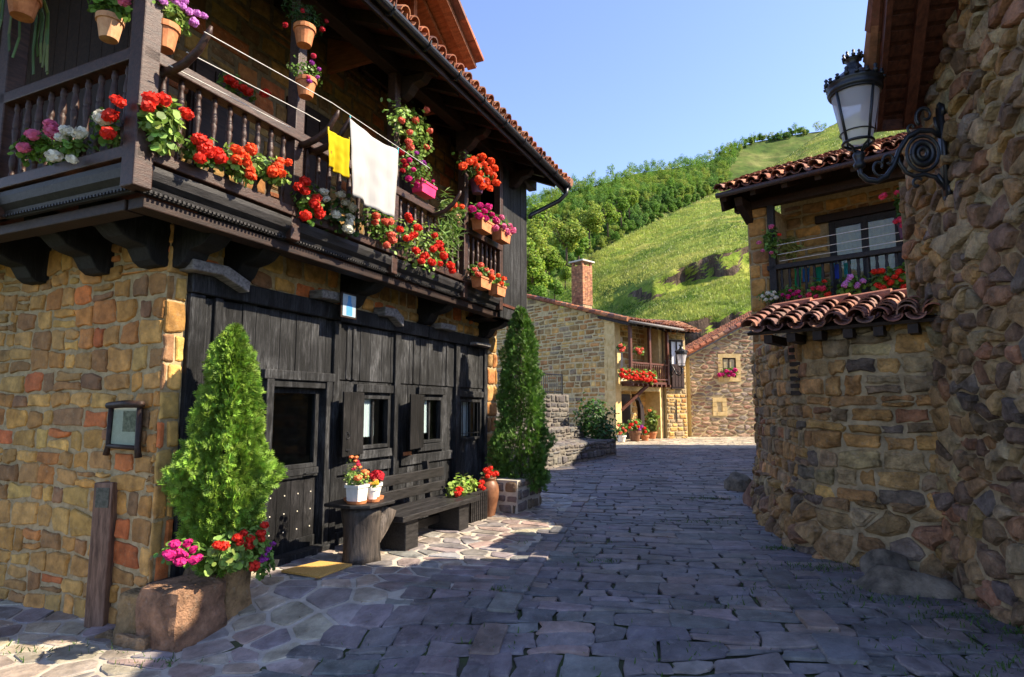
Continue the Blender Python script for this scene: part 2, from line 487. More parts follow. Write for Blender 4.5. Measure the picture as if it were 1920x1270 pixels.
M['purplepot'] = mat_noise('purplepot', (0.06, 0.02, 0.05), (0.10, 0.035, 0.07), 6, 0.5, bs=0.05)
M['urn'] = mat_noise('urn', (0.10, 0.04, 0.02), (0.22, 0.10, 0.05), 7, 0.45, bs=0.15)
M['leaf'] = mat_leaf('leaf')
M['treeleaf'] = mat_leaf('treeleaf', 0.45, 0.6, 0.2)
M['thuja'] = mat_leaf('thuja', 0.22, 0.55)
M['petal'] = mat_leaf('petal', 0.35, 0.6, 0.2)
M['bark'] = mat_noise('bark', (0.05, 0.035, 0.025), (0.14, 0.10, 0.07), 9, 0.9, stretch=(5, 5, 0.8), bs=0.7)
M['rock'] = mat_noise('rock', (0.07, 0.06, 0.045), (0.24, 0.20, 0.15), 5, 0.9, bs=0.9, bd=0.03)
M['redrock'] = mat_noise('redrock', (0.12, 0.055, 0.035), (0.30, 0.17, 0.11), 4, 0.88, bs=0.9, bd=0.03)
M['whitecloth'] = mat_leaf('whitecloth', 0.25, 0.9, 0.1)
M['rope'] = mat_noise('rope', (0.5, 0.48, 0.44), (0.62, 0.6, 0.55), 30, 0.8, bs=0)
M['paper'] = mat_noise('paper', (0.55, 0.52, 0.42), (0.66, 0.62, 0.5), 20, 0.8, bs=0)
M['mat'] = mat_noise('mat', (0.42, 0.24, 0.06), (0.62, 0.38, 0.11), 60, 0.95, bs=0.7)
M['sandstone'] = mat_noise('sandstone', (0.50, 0.35, 0.14), (0.68, 0.51, 0.25), 4, 0.88, bs=0.3)
M['plaster'] = mat_noise('plaster', (0.45, 0.42, 0.36), (0.6, 0.56, 0.48), 4, 0.9, bs=0.2)
M['brick'] = None
M['lampglass'] = mat_noise('lampglass', (0.55, 0.54, 0.56), (0.72, 0.70, 0.70), 5, 0.35, bs=0.05)
def col_mat(name, c, rough=0.6): return mat_noise(name, tuple(x * 0.85 for x in c), tuple(min(1, x * 1.1) for x in c), 12, rough, bs=0.05)
def lamp_glass():
    m, nt, b = newmat('lampglass')
    b.inputs['Base Color'].default_value = (0.72, 0.72, 0.76, 1); b.inputs['Roughness'].default_value = 0.3
    t = N(nt, 'ShaderNodeBsdfTranslucent'); t.inputs[0].default_value = (0.8, 0.8, 0.84, 1)
    p = N(nt, 'ShaderNodeBsdfTransparent')
    x = N(nt, 'ShaderNodeMixShader'); x.inputs[0].default_value = 0.5
    y = N(nt, 'ShaderNodeMixShader'); y.inputs[0].default_value = 0.3
    nt.links.new(b.outputs[0], x.inputs[1]); nt.links.new(t.outputs[0], x.inputs[2])
    nt.links.new(x.outputs[0], y.inputs[1]); nt.links.new(p.outputs[0], y.inputs[2])
    nt.links.new(y.outputs[0], nt.nodes['Material Output'].inputs[0])
    return m
M['lampglass'] = lamp_glass()

# palettes
P_WARM = [(0.36, 0.20, 0.06), (0.31, 0.165, 0.05), (0.40, 0.25, 0.08), (0.35, 0.155, 0.05), (0.22, 0.125, 0.05), (0.34, 0.22, 0.075), (0.18, 0.105, 0.055), (0.28, 0.165, 0.06), (0.36, 0.215, 0.07), (0.30, 0.18, 0.065), (0.38, 0.12, 0.04)]
P_RUB = [(0.30, 0.19, 0.10), (0.25, 0.165, 0.10), (0.36, 0.245, 0.13), (0.21, 0.14, 0.10), (0.40, 0.25, 0.11), (0.31, 0.165, 0.10), (0.20, 0.16, 0.14), (0.38, 0.30, 0.18)]
P_ANNEX = [(0.44, 0.26, 0.095), (0.38, 0.22, 0.085), (0.36, 0.22, 0.095), (0.30, 0.19, 0.09), (0.22, 0.16, 0.10), (0.42, 0.24, 0.10), (0.26, 0.19, 0.12), (0.15, 0.125, 0.10), (0.28, 0.14, 0.08), (0.33, 0.25, 0.14)]
P_FAR = [(0.50, 0.31, 0.10), (0.43, 0.26, 0.085), (0.32, 0.21, 0.09), (0.54, 0.36, 0.13), (0.44, 0.22, 0.08), (0.29, 0.22, 0.14)]
P_SLATE = [(0.125, 0.112, 0.12), (0.15, 0.132, 0.137), (0.105, 0.098, 0.105), (0.18, 0.152, 0.15), (0.135, 0.13, 0.125), (0.19, 0.15, 0.13), (0.115, 0.115, 0.115)]
P_FLAG = [(0.24, 0.20, 0.18), (0.31, 0.25, 0.20), (0.20, 0.18, 0.18), (0.27, 0.21, 0.18), (0.33, 0.29, 0.22), (0.22, 0.21, 0.21)]
P_TILE = [(0.34, 0.12, 0.055), (0.28, 0.095, 0.05), (0.40, 0.16, 0.075), (0.22, 0.085, 0.055), (0.30, 0.14, 0.08), (0.17, 0.08, 0.06)]
P_TILEDK = [(0.25, 0.105, 0.07), (0.20, 0.085, 0.065), (0.30, 0.125, 0.08), (0.165, 0.08, 0.07), (0.24, 0.13, 0.10)]

P_WARM = [(min(.6, a * 1.28), b * 1.22, c * 1.1) for a, b, c in P_WARM]
P_ANNEX = [(min(.6, a * 1.25), b * 1.2, c * 1.1) for a, b, c in P_ANNEX]
P_RUB = [(a * 1.15, b * 1.12, c * 1.02) for a, b, c in P_RUB]
# ------------------------------------------------------------------ ground and paving
LA = ray(505, 1058); LA = LA * (-EYE / LA.z); LA.z = 0
L = Fr(LA.x, LA.y, 0, -24.2)           # timber house: x = out from the front, y = along the front, z up
def gz(x, y):
    p = L.loc(Vector((x, y, 0)))
    z = -0.26 * sstep(-0.1, -1.5, p.y) if p.y < -0.1 else 0.0
    return z
def build_ground():
    mb = MB()
    def mp(s, t, h): return (s, t, gz(s, t) + h)
    sheet(mb, -8, 18, -4, 42, mp, 0.4, 0.4, 0, h=-0.012)
    g = mb.build('ground', M['joint_dark'], smooth=True); tag(g, kind='structure')
    mb = MB()      # the land under and round the village, out to the hills
    mb.add([(-900, -900, -0.6), (900, -900, -0.6), (900, 900, -0.6), (-900, 900, -0.6)], [(0, 1, 2, 3)])
    g = mb.build('terrain', mat_noise('meadow', (0.04, 0.06, 0.015), (0.09, 0.11, 0.03), 0.3, 0.95, bs=0.3)); tag(g, kind='structure')
build_ground()
def in_view(x, y, mrg=0.15): return y > 1.9 and abs(x) < (y + 1.0) * (0.835 + mrg)
def flag_zone(x, y):
    p = L.loc(Vector((x, y, 0)))
    lim = 1.85 + 0.25 * math.sin(p.y * 0.9) if p.y > -1.2 else 1.85 + 0.25 * math.sin(p.y * 0.9) - 0.25 * (-1.2 - p.y)
    return -0.15 < p.x < lim + 0.0 and p.y < 6.2 or (p.x <= 0 and p.y < -1.2)
def build_paving():
    mp = lambda s, t, h: (s, t, gz(s, t) + h)
    # crazy paving in light mortar along the timber house
    mb = MB()
    keep = lambda x, y: in_view(x, y) and flag_zone(x, y)
    mpL = lambda s, t, h: (lambda w: (w.x, w.y, gz(w.x, w.y) + h))(L.w(s, t, 0))
    kL = lambda s, t: (lambda w: keep(w.x, w.y))(L.w(s, t, 0))
    po = voronoi(-3.6, 2.6, -4.6, 6.3, 0.27, 0.22, 0.5, kL, 0.24)
    stones(mb, po, mpL, 0.05, 0.010, P_FLAG, 0, 1, 0.03, 0.005, 0.012, 0.005, .4, .1)
    sheet(mb, -3.6, 2.6, -4.6, 6.3, mpL, 0.15, 0.15, 1, h=0.0, keep=lambda a, b: kL(a, b) or kL(a - .22, b))
    o = mb.build('pavement', [M['slate'], M['joint_light']]); tag(o, kind='structure')
    # slate setts of the lane, rows across it
    mb = MB()
    a = R(-9)
    ca, sa = math.cos(a), math.sin(a)
    def bend(s, t):            # rows swing round as the lane turns right in the distance
        return s + 0.012 * max(0, t - 8) ** 1.6, t
    def mpS(s, t, h):
        x, y = s * ca - t * sa, s * sa + t * ca
        return (x, y, gz(x, y) + h)
    def kS(lo, hi):
        def k(s, t):
            x, y, _ = mpS(s, t, 0)
            return in_view(x, y) and not flag_zone(x, y) and lo <= y < hi and x < 5 + 0.45 * max(0, y - 4) and x > -6
        return k
    po = coursed(-5, 9, 0.5, 16, (0.15, 0.27), (0.19, 0.48), 0.13, 0.026, 0.16, kS(1.9, 11))
    stones(mb, po, mpS, 0.011, 0.013, P_SLATE, 0, 1, 0.03, 0.006, 0.035, 0.006, 0.6, .1)
    po = coursed(-5, 19, 8, 42, (0.19, 0.32), (0.28, 0.6), 0.16, 0.03, 0.1, kS(11, 41))
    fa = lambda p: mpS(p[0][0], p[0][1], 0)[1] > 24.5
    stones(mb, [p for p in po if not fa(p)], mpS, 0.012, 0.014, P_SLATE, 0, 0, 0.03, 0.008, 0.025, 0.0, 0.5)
    stones(mb, [p for p in po if fa(p)], mpS, 0.012, 0.014, [(.40, .34, .25), (.34, .29, .23), (.44, .38, .28)], 0, 0, 0.03, 0.008, 0.025, 0.0, 0.5)  # far setts coloured paler: sunlight put into the stone colour
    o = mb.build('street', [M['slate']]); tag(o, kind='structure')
    # a line of long edging slabs running up the lane
    mb = MB()
    for x0, y0, x1, y1 in ((-0.55, 3.0, 1.9, 14.0), (2.05, 3.6, 2.55, 6.2)):
        n = int(math.hypot(x1 - x0, y1 - y0) / 0.52); d = Vector((x1 - x0, y1 - y0)).normalized(); q = Vector((-d.y, d.x))
        for k in range(n):
            c = Vector((x0, y0)) + d * (0.52 * k + random.uniform(-.04, .04)); l = random.uniform(0.36, 0.5); w = random.uniform(0.10, 0.14)
            po = [tuple(c + d * i + q * j) for i, j in ((0, -w), (l / 2, -w), (l, -w), (l, w), (l / 2, w), (0, w))]
            stones(mb, [po], lambda s, t, h: (s, t, gz(s, t) + h + 0.012), 0.012, 0.020, P_SLATE, 0, 1, 0.03, 0.007, 0.02, 0.004, .3, .1)
    o = mb.build('street_edging', [M['slate']]); tag(o, kind='structure')
    # grass and moss in the joints
    P = []; A = []
    for cx, cy, r, n in ((-2.4, 3.55, 0.35, 260), (-1.9, 3.5, 0.25, 160), (-1.2, 4.2, 0.25, 80), (0.0, 5.6, 0.12, 90), (0.9, 6.6, 0.12, 70), (3.1, 5.6, 0.5, 420), (3.45, 4.9, 0.3, 300), (3.3, 4.35, 0.5, 300), (3.2, 3.9, 0.4, 220), (3.0, 6.4, 0.3, 140), (1.3, 4.3, 0.4, 60), (0.6, 7.6, 0.3, 50), (2.0, 5.2, .4, 70), (-0.3, 4.7, .4, 60), (2.6, 8.8, .35, 140), (3.6, 11, .4, 160), (3.05, 7.2, .12, 120), (3.2, 6.3, .2, 160), (3.35, 5.3, .25, 200), (3.6, 4.6, .2, 160), (-2.6, 4.7, .15, 60), (-3.6, 4.95, .3, 90), (.9, 14.5, .5, 120)):
        for _ in range(n):
            x, y = cx + random.gauss(0, r), cy + random.gauss(0, r * 0.35)
            P.append((x, y, gz(x, y) + 0.005)); A.append((random.gauss(0, .5), random.gauss(0, .5), 1))
    P = np.array(P); A = np.array(A)
    cols = np.array([0.05, 0.11, 0.015]) * rng.uniform(0.6, 1.5, (len(P), 1))
    me = leaves('joint_grass', P, unit(len(P)), rng.uniform(0.02, 0.05, len(P)), [(-.12, 0, 0), (.12, 0, 0), (.05, 1, 0), (-.05, 1, 0)], [(0, 1, 2, 3)], cols, M['leaf'], A)
    tag(link_mesh('joint_grass', me), 'tufts of green grass in the joints of the slate paving', 'grass', kind='stuff')
build_paving()
def litter():
    random.seed(5); P = []; C = []
    for _ in range(520):
        y = random.uniform(2.6, 12) ** 1.0; x = random.gauss(-.6, 1.6) if random.random() < .6 else random.uniform(-3.5, 3.4)
        if L.loc(Vector((x, y, 0))).x < .15: continue
        P.append((x, y, gz(x, y) + .022)); C.append(random.choice([(.30, .20, .06), (.12, .10, .04), (.5, .05, .04), (.10, .14, .03), (.45, .08, .15), (.22, .13, .06)]))
    P = np.array(P); n = len(P)
    me = leaves('litter', P, rng.normal(size=(n, 3)) * .25 + [0, 0, 1], rng.uniform(.008, .022, n), [(0, -.6, 0), (.3, 0, .1), (0, .7, 0), (-.3, 0, .1)], [(0, 1, 2, 3)], np.array(C), M['leaf'])
    tag(link_mesh('leaf_litter', me), 'scattered fallen petals and small dry leaves on the paving', 'litter', kind='stuff')
litter()

# ------------------------------------------------------------------ timber house (local x = out from the front, y = along the front, z up)
CY = -1.32          # corner of the house
BX, BY0, BY1 = 0.65, -2.10, 4.10   # balcony front, its left end, where the plank screen begins
EX, EZ = 1.25, 5.76
house = frthing(L, 'timber_house', 'dark timber-fronted house with a flower-filled wooden balcony and deep tiled eaves', 'house')
ident = lambda x, y, z: (x, y, z)
def plank(mb, x, y0, y1, z0, z1, th=0.03, m=0, c=(1, 1, 1)):
    mb.box(x - th, x, y0, y1, z0, z1, m, c)
def gcol(lo=0.6, hi=1.5):
    k = random.uniform(lo, hi); return (k, k, k)
def build_house():
    H = house
    # stone side wall: s runs away from the corner (x = -s), facing -y
    mb = MB()
    mp = lambda s, t, h: (-s + 0.0, CY - h, t)
    po = coursed(0.0, 4.6, -0.42, 3.6, (0.14, 0.25), (0.15, 0.38), 0.07, 0.02, 0.2)
    stones(mb, po, mp, 0.032, 0.020, P_WARM, 0, 1, 0.07, 0.010, 0.06, 0.009, .5, .15)
    sheet(mb, 0, 4.6, -0.5, 3.6, mp, 0.25, 0.25, 1)
    # return of the corner onto the front, and the pier at the far end
    mp2 = lambda s, t, h: (h, s, t)
    po = coursed(CY - 0.02, -1.13, -0.42, 3.25, (0.2, 0.34), (0.3, 0.4), 0.02, 0.01, 0.0)
    stones(mb, po, mp2, 0.025, 0.018, P_WARM, 0, 1, 0.05, 0.012, 0.04, 0.006, .4, .12)
    mbp = MB()
    po = coursed(4.92, 5.32, -0.1, 3.3, (0.2, 0.34), (0.22, 0.45), 0.02, 0.01, 0.0)
    stones(mbp, po, lambda s, t, h: (0.03 + h, s, t), 0.03, 0.03, P_WARM, 0, 1, 0.2, 0.02, 0.04, 0.006)
    sheet(mb, CY, -1.1, -0.5, 3.3, mp2, 0.2, 0.3, 1)
    sheet(mbp, 4.9, 5.32, -0.1, 3.3, lambda s, t, h: (0.03 + h, s, t), 0.2, 0.3, 1)
    mp3 = lambda s, t, h: (-s, 5.32 + h, t)
    sheet(mbp, -0.03, 6, -0.1, 7.0, mp3, 0.6, 0.6, 1)
    mbp.build('stone_pier', [M['stone'], M['mortar']], H)
    mb.build('stone_wall', [M['stone'], M['mortar']], H)
    # stone infill between the joist ends
    mb = MB()
    mp4 = lambda s, t, h: (-0.03 + h, s, t)
    po = coursed(-1.1, 4.95, 2.84, 3.3, (0.17, 0.24), (0.18, 0.36), 0.03, 0.015, 0.0)
    stones(mb, po, mp4, 0.045, 0.02, P_WARM, 0, 1, 0.2, 0.02, 0.04, 0.006)
    sheet(mb, -1.12, 4.95, 2.7, 3.32, mp4, 0.3, 0.3, 1)
    mb.build('stone_infill', [M['stone'], M['mortar']], H)
    # upper wall behind the balcony
    mb = MB()
    mp5 = lambda s, t, h: (-0.35 + h, s, t)
    k5 = lambda s, t: not (0.3 < s < 1.0 and 3.3 < t < 5.3) and not (-1.0 < s < -0.3 and 4.1 < t < 5.1) and not (2.0 < s < 2.9 and t < 5.2)
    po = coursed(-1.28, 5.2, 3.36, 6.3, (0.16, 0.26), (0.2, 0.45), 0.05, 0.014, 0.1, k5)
    stones(mb, po, mp5, 0.05, 0.02, [tuple(x * .5 for x in c) for c in P_WARM], 0, 0, 0.2, 0.02, 0.04)  # stone palette halved, and the mortar of this wall is dark too
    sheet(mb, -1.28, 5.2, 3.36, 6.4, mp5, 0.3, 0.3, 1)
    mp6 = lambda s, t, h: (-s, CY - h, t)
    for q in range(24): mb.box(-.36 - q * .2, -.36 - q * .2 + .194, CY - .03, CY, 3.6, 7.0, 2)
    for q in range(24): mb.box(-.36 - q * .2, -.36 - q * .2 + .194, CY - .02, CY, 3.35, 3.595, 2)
    mb.build('upper_wall', [M['stone'], mat_noise('darkmortar', (.07, .05, .03), (.16, .12, .07), 14, .95, bs=.5), M['darkwood']], H)
    # shutters and a door behind the balcony
    mb = MB()
    for s0, s1, z0, z1 in ((0.3, 1.0, 3.36, 5.3), (-1.0, -0.3, 4.1, 5.1), (2.0, 2.9, 3.36, 5.2)):
        mb.box(-0.36, -0.28, s0, s1, z0, z1, 0, gcol())
        for q in range(3):
            y = lerp(s0, s1, (q + 0.1) / 3); mb.box(-0.28, -0.26, y, y + (s1 - s0) / 3 - 0.02, z0 + .05, z1 - .05, 0, gcol())
    mb.build('upper_shutter', M['darkwood'], H)
    # interior shell that keeps the house dark and closed
    mb = MB()
    mb.box(-6.0, -0.5, -1.1, 5.2, -0.4, -0.3); mb.box(-6.1, -6.0, CY + .02, 5.3, -0.5, 7.5); mb.box(-6.0, -0.12, CY + .05, 5.25, 3.34, 3.4)
    mb.box(-1.7, -1.62, -1.2, 0.32, 0, 3.3); mb.box(-1.4, -1.32, 0.8, 5.2, 0, 3.3)
    mb.box(-1.66, -0.1, .74, .8, 0, 3.3); mb.box(-1.66, -0.1, -.3, -.24, 0, 3.3); mb.box(-1.8, -0.1, -.24, .74, 0.0, 0.04)
    mb.build('interior', M['interior'], H)
    # black plank front
    ops = [(-0.16, 0.74, 0.0, 1.9), (1.36, 2.02, 1.08, 1.76), (2.76, 3.40, 1.08, 1.76), (3.98, 4.74, 1.06, 1.74)]
    mb = MB(); y = -1.12
    cuts = sorted([o[0] for o in ops] + [o[1] for o in ops])
    while y < 4.92:
        w = random.uniform(0.15, 0.27); y1 = min(y + w, 4.92)
        for c in cuts:
            if y + 0.03 < c < y1: y1 = c; break
        mid = (y + y1) / 2; d = random.uniform(-0.006, 0.006); z = 0.02; segs = []
        hit = [o for o in ops if o[0] < mid < o[1]]
        if hit:
            o = hit[0]
            if o[2] > 0.1: segs.append((0.02, o[2]))
            segs.append((o[3], 1.93)); segs.append((1.94, 2.64 + random.uniform(-.01, .01)))
        else:
            segs = [(0.02, 1.93), (1.94, 2.64 + random.uniform(-.015, .01))]
        for k, (a, b) in enumerate(segs):
            if b - a > 0.02: plank(mb, (0.012 if a > 1.9 else -0.005) + d, y + 0.003, y1 - 0.003, a, b, 0.03, 0, gcol())
        y = y1
    for y0, y1, z0, z1 in ((-1.12, -0.16, 0, 2.8), (-.16, .74, 1.9, 2.8), (.74, 1.36, 0, 2.8), (1.36, 2.02, 0, 1.08), (1.36, 2.02, 1.76, 2.8), (2.02, 2.76, 0, 2.8), (2.76, 3.4, 0, 1.08), (2.76, 3.4, 1.76, 2.8), (3.4, 3.98, 0, 2.8), (3.98, 4.74, 0, 1.06), (3.98, 4.74, 1.74, 2.8), (4.74, 4.92, 0, 2.8)):
        mb.box(-0.09, -0.045, y0, y1, z0, z1, 0, (.3, .3, .3))
    # raised cover strips in front of the plank joints
    for yy in (1.08, 1.2, 2.56, 3.5):
        mb.box(0.012, 0.03, yy, yy + 0.05, 1.95, 2.6, 0, gcol())
    mb.build('plank_wall', M['blackwood'], H, bevel=0.004)
    for yy, w in ((-1.13, 0.16), (-0.86, 0.09), (0.83, 0.11), (2.08, 0.13), (3.78, 0.13), (4.80, 0.12)):
        m_ = MB().box(-0.02, 0.055, yy, yy + w, 0.0, 2.64, 0, gcol(.7, 1.2)); m_.build('post', M['blackwood'], H, bevel=0.01)
    mb = MB()
    for y0, y1 in ((-1.13, 0.9), (0.9, 2.9), (2.9, 4.95)):
        mb.box(-0.04, 0.075, y0, y1 - .01, 2.645, 2.83, 0, gcol(.5, .8), 0.008)
    mb.build('lintel_beam', M['blackwood'], H, bevel=0.012)
    mb = MB()   # header and sill boards of the windows
    mb.build
    for y0, y1, z in ((1.28, 2.06, 1.80), (2.70, 3.46, 1.80), (3.92, 4.79, 1.78), (1.3, 2.06, 0.96), (2.7, 3.46, 0.97)):
        mb.box(-0.01, 0.045, y0, y1, z, z + 0.1, 0, gcol(.9, 1.5), 0.004)
    mb.box(-0.01, 0.03, 2.3, 3.75, 0.80, 0.93, 0, gcol(1, 1.6), 0.006); mb.box(-0.01, 0.03, 0.86, 2.05, 0.8, 0.92, 0, gcol(), .006)
    mb.box(-0.0, 0.06, 0.86, 4.9, 0.0, 0.14, 0, gcol(.6, .9))
    mb.build('trim_board', M['blackwood'], H, bevel=0.006)
    # weathered beam-end blocks on the lintel
    for y0, y1, z0, z1, bend in ((-1.24, -0.6, 2.82, 2.93, 1), (0.42, 0.80, 2.84, 2.95, 0), (1.62, 2.05, 2.80, 2.93, 1), (3.05, 3.5, 2.80, 2.9, 0), (4.2, 4.75, 2.66, 2.72, 0)):
        pts = [(y0, z0), (lerp(y0, y1, .5), z0 + .01), (y1, z0 - (0.10 if bend else 0)), (y1 + .01, z1 - (0.10 if bend else 0)), (lerp(y0, y1, .6), z1), (y0, z1 - .01)]
        MB().prism(pts, lambda a, b, h: (h, a, b), 0.0, 0.20).build('beam_block', M['greywood'], H, bevel=0.015)
    # door
    d = MB()
    d.box(-0.08, 0.07, -0.20, -0.10, 0, 1.97, 0, (1.3,) * 3); d.box(-0.08, 0.07, 0.70, 0.80, 0, 1.97, 0, (1.3,) * 3); d.box(-0.08, 0.075, -0.24, 0.84, 1.90, 2.0, 0, (1.4,) * 3)
    d.box(-0.08, 0.05, -0.099, 0.699, 1.82, 1.897, 0, (.8,) * 3)
    door = d.build('door', M['blackwood'], H, bevel=0.008)
    lo = MB()
    for q in range(4):
        lo.box(-0.075, -0.035, -0.095 + q * 0.198, -0.095 + (q + 1) * 0.198 - 0.006, 0.06, 0.86, 0, (.45, .42, .42))
    lo.box(-0.034, -0.018, -0.095, 0.695, 0.06, 0.18, 0, (.5,) * 3); lo.box(-0.034, 0.0, -0.097, 0.697, 0.86, 0.93, 0, (.9,) * 3); lo.box(-0.034, -0.008, -0.095, 0.695, 0.83, 0.857, 0, (.5,) * 3)
    lo.build('lower_leaf', M['blackwood'], door, bevel=0.004)
    up = MB()
    up.box(-0.075, -0.02, -0.097, -0.02, 0.932, 1.818, 0, (.8,) * 3); up.box(-0.075, -0.02, 0.62, 0.697, 0.932, 1.818, 0, (.9,) * 3)
    up.box(-0.075, -0.02, -0.0198, 0.619, 0.932, 0.98, 0, (.9,) * 3); up.box(-0.075, -0.02, -0.0198, 0.619, 1.76, 1.818, 0, (.9,) * 3)
    up.build('upper_leaf', M['blackwood'], door, bevel=0.004)
    MB().box(-0.05, -0.047, -0.018, 0.618, 0.98, 1.76).build('pane', M['glass'], door)
    nm = MB().box(-0.036, -0.028, -.006, .006, -.006, .006).mesh('nail', M['paper'])
    for q in range(4):
        for z in (0.28, 0.47, 0.66): link_mesh('nail', nm, door).location = (0, .006 + q * .198, z)
    MB().tube([(0.0, 0.45, 0.87), (0.03, 0.45, 0.87), (0.03, 0.62, 0.87), (0.0, 0.62, 0.87)], 0.008, 6).build('bolt', M['iron'], door)
    MB().box(0.0, 0.16, -0.22, 0.82, -0.02, 0.07, 0, (1.2,) * 3).build('threshold', M['blackwood'], H, bevel=0.01)
    # windows with lace curtains, shutters
    for k, (y0, y1, z0, z1, z2) in enumerate(((1.36, 2.02, 1.08, 1.76, 0), (2.76, 3.40, 1.08, 1.76, 0), (3.98, 4.74, 1.06, 1.74, 1))):
        f = MB(); w = 0.045
        f.box(-0.07, 0.02, y0, y0 + w, z0, z1, 0, (.9,) * 3); f.box(-0.07, 0.02, y1 - w, y1, z0, z1, 0, (.9,) * 3)
        f.box(-0.07, 0.022, y0 + w, y1 - w, z0, z0 + w, 0, (1.1,) * 3); f.box(-0.07, 0.022, y0 + w, y1 - w, z1 - w, z1, 0, (.9,) * 3)
        ym = lerp(y0, y1, 0.52); f.box(-0.06, -0.02, ym - 0.018, ym + 0.018, z0 + w, z1 - w, 0, (.6,) * 3)
        win = f.build('window', M['blackwood'], H, bevel=0.004)
        MB().box(-0.045, -0.042, y0 + w, y1 - w, z0 + w, z1 - w).build('pane', M['glass'], win)
        cu = MB(); n = 26; a, b = (y0 + w, ym + 0.07 if k < 2 else ym + 0.06); vs = []
        zb = z0 + (0.14 if k < 2 else 0.06)
        for q in range(n + 1):
            yy = lerp(a, b, q / n); xx = -0.056 + 0.009 * math.sin(q * 1.9)
            vs += [(xx, yy, z1 - w), (xx + .004, yy, zb + 0.012 * abs(math.sin(q * .8)))]
        cu.add(vs, [(2 * q, 2 * q + 1, 2 * q + 3, 2 * q + 2) for q in range(n)])
        cu.build('curtain', M['curtain'], win, smooth=True)
        if z2:
            br = MB()
            for q in range(5):
                yy = lerp(y0 + w, y1 - w, (q + .5) / 5); br.tube([(0.0, yy, z0 + w), (0.0, yy, z1 - w)], 0.008, 6)
            br.tube([(0.0, y0 + w, z0 + .12), (0.0, y1 - w, z0 + .12)], 0.006, 6)
            br.build('bar', M['iron'], win)
        else:
            sh = MB(); wv = 0.58; yA = y0 + 0.02 - wv
            for q in range(3):
                ya, yb = lerp(0, wv, q / 3) + .002, lerp(0, wv, (q + 1) / 3) - .002
                c_, s_ = math.cos(R(14)), math.sin(R(14))
                vs = []
                for zz in (z0 - 0.05, z1 + 0.03):
                    for t, x in ((ya, 0.06), (yb, 0.06), (yb, 0.085), (ya, 0.085)):
                        tt = wv - t; vs.append((x + tt * s_, y0 + 0.02 - tt * c_, zz))
                sh.add(vs, [(3, 2, 1, 0), (4, 5, 6, 7), (0, 1, 5, 4), (1, 2, 6, 5), (2, 3, 7, 6), (3, 0, 4, 7)], 0, (.35, .32, .31))
            so_ = sh.build('shutter', M['blackwood'], H, bevel=0.004)
            if k == 0:
                kn = MB(); c_, s_ = math.cos(R(14)), math.sin(R(14)); tt = 0.47
                cx, cy, cz = 0.092 + tt * s_, y0 + 0.02 - tt * c_, 1.27
                kn.tube([(cx, cy + 0.033 * math.cos(t), cz + 0.033 * math.sin(t)) for t in np.linspace(0, 2 * math.pi, 13)], 0.007, 6)
                kn.lathe([(0.0, 0), (0.012, 0.004), (0.014, 0.02), (0.0, 0.026)], 8, (cx, cy, cz + .025)); kn.box(cx - .01, cx + .01, cy - .03, cy + .05, 1.10, 1.115)
                kn.build('ring_handle', M['iron'], so_)
    MB().box(0.012, 0.022, 2.36, 2.56, 0.935, 0.985, 0).build('name_plate', M['terracotta'], H)
    # balcony -------------------------------------------------------
    b = MB(); XL = -4.2
    for q in range(16):
        y0 = lerp(BY0, 5.2, q / 16); b.box(-0.3, BX + 0.02, y0 + .003, lerp(BY0, 5.2, (q + 1) / 16) - .003, 3.30, 3.345)
    for q in range(14):
        x0 = -0.3 - q * 0.28; b.box(x0 - .277, x0 - .003, BY0 + .01, CY - .02, 3.30, 3.345)
    bal = b.build('balcony', M['redwood'], H)
    e = MB()
    prof = [(0, 3.20), (0.04, 3.20), (0.055, 3.26), (0.10, 3.30), (0.115, 3.36), (0.115, 3.40), (0, 3.40)]
    e.prism(prof, lambda a, z, h: (BX - 0.06 + a, h, z), BY0 + .02, BY1 - .02)
    e.prism(prof, lambda a, z, h: (h, BY0 + 0.06 - a, z), XL, BX - .02)
    for q in range(150): y = BY0 + 0.06 + q * 0.04; e.box(BX - 0.005, BX + 0.012, y, y + 0.02, 3.205, 3.225)
    for q in range(115): x = BX - 0.1 - q * 0.04; e.box(x - .02, x, BY0 - 0.012, BY0 + 0.005, 3.205, 3.225)
    e.build('edge_moulding', M['benchwood'], bal)
    MB().box(BX - .05, BX + .075, BY0 - .06, BY1, 3.425, 3.52).build('bottom_rail', M['brownwood'], bal, bevel=0.008)
    MB().box(XL, BX - .055, BY0 - .075, BY0 + .05, 3.425, 3.52).build('bottom_rail', M['brownwood'], bal, bevel=0.008)
    MB().box(BX - .055, BX + .075, BY0 - .06, BY1, 4.19, 4.29).build('top_rail', M['brownwood'], bal, bevel=0.01)
    MB().box(XL, BX - .06, BY0 - .075, BY0 + .055, 4.19, 4.29).build('top_rail', M['brownwood'], bal, bevel=0.01)
    for y in (BY0, -0.55, 1.08, 2.87, BY1):
        w = 0.075 if y == BY0 else 0.06
        MB().box(BX - w, BX + w, y - w, y + w, 3.20, 5.95).build('post', M['brownwood'], bal, bevel=0.01)
    for x in (-1.12, -2.7):
        MB().box(x - .075, x + .075, BY0 - .075, BY0 + .075, 3.20, 6.6).build('post', M['brownwood'], bal, bevel=0.01)
    zz = [0, .05, .06, .09, .10, .13, .17, .20, .215, .23, .25, .30, .36, .42, .44, .455, .47, .50, .56, .60, .61, .64, .66, .68]
    rr = [22, 22, 17, 17, 22, 26, 27, 22, 16, 22, 22, 17, 20, 26, 26, 19, 26, 26, 20, 16, 22, 22, 17, 22]
    bm = MB().lathe([(r_ / 1000 * 1.12, z_) for r_, z_ in zip(rr, zz)], 8).mesh('baluster', M['brownwood'], True)
    posts = (BY0, -0.55, 1.08, 2.87, BY1)
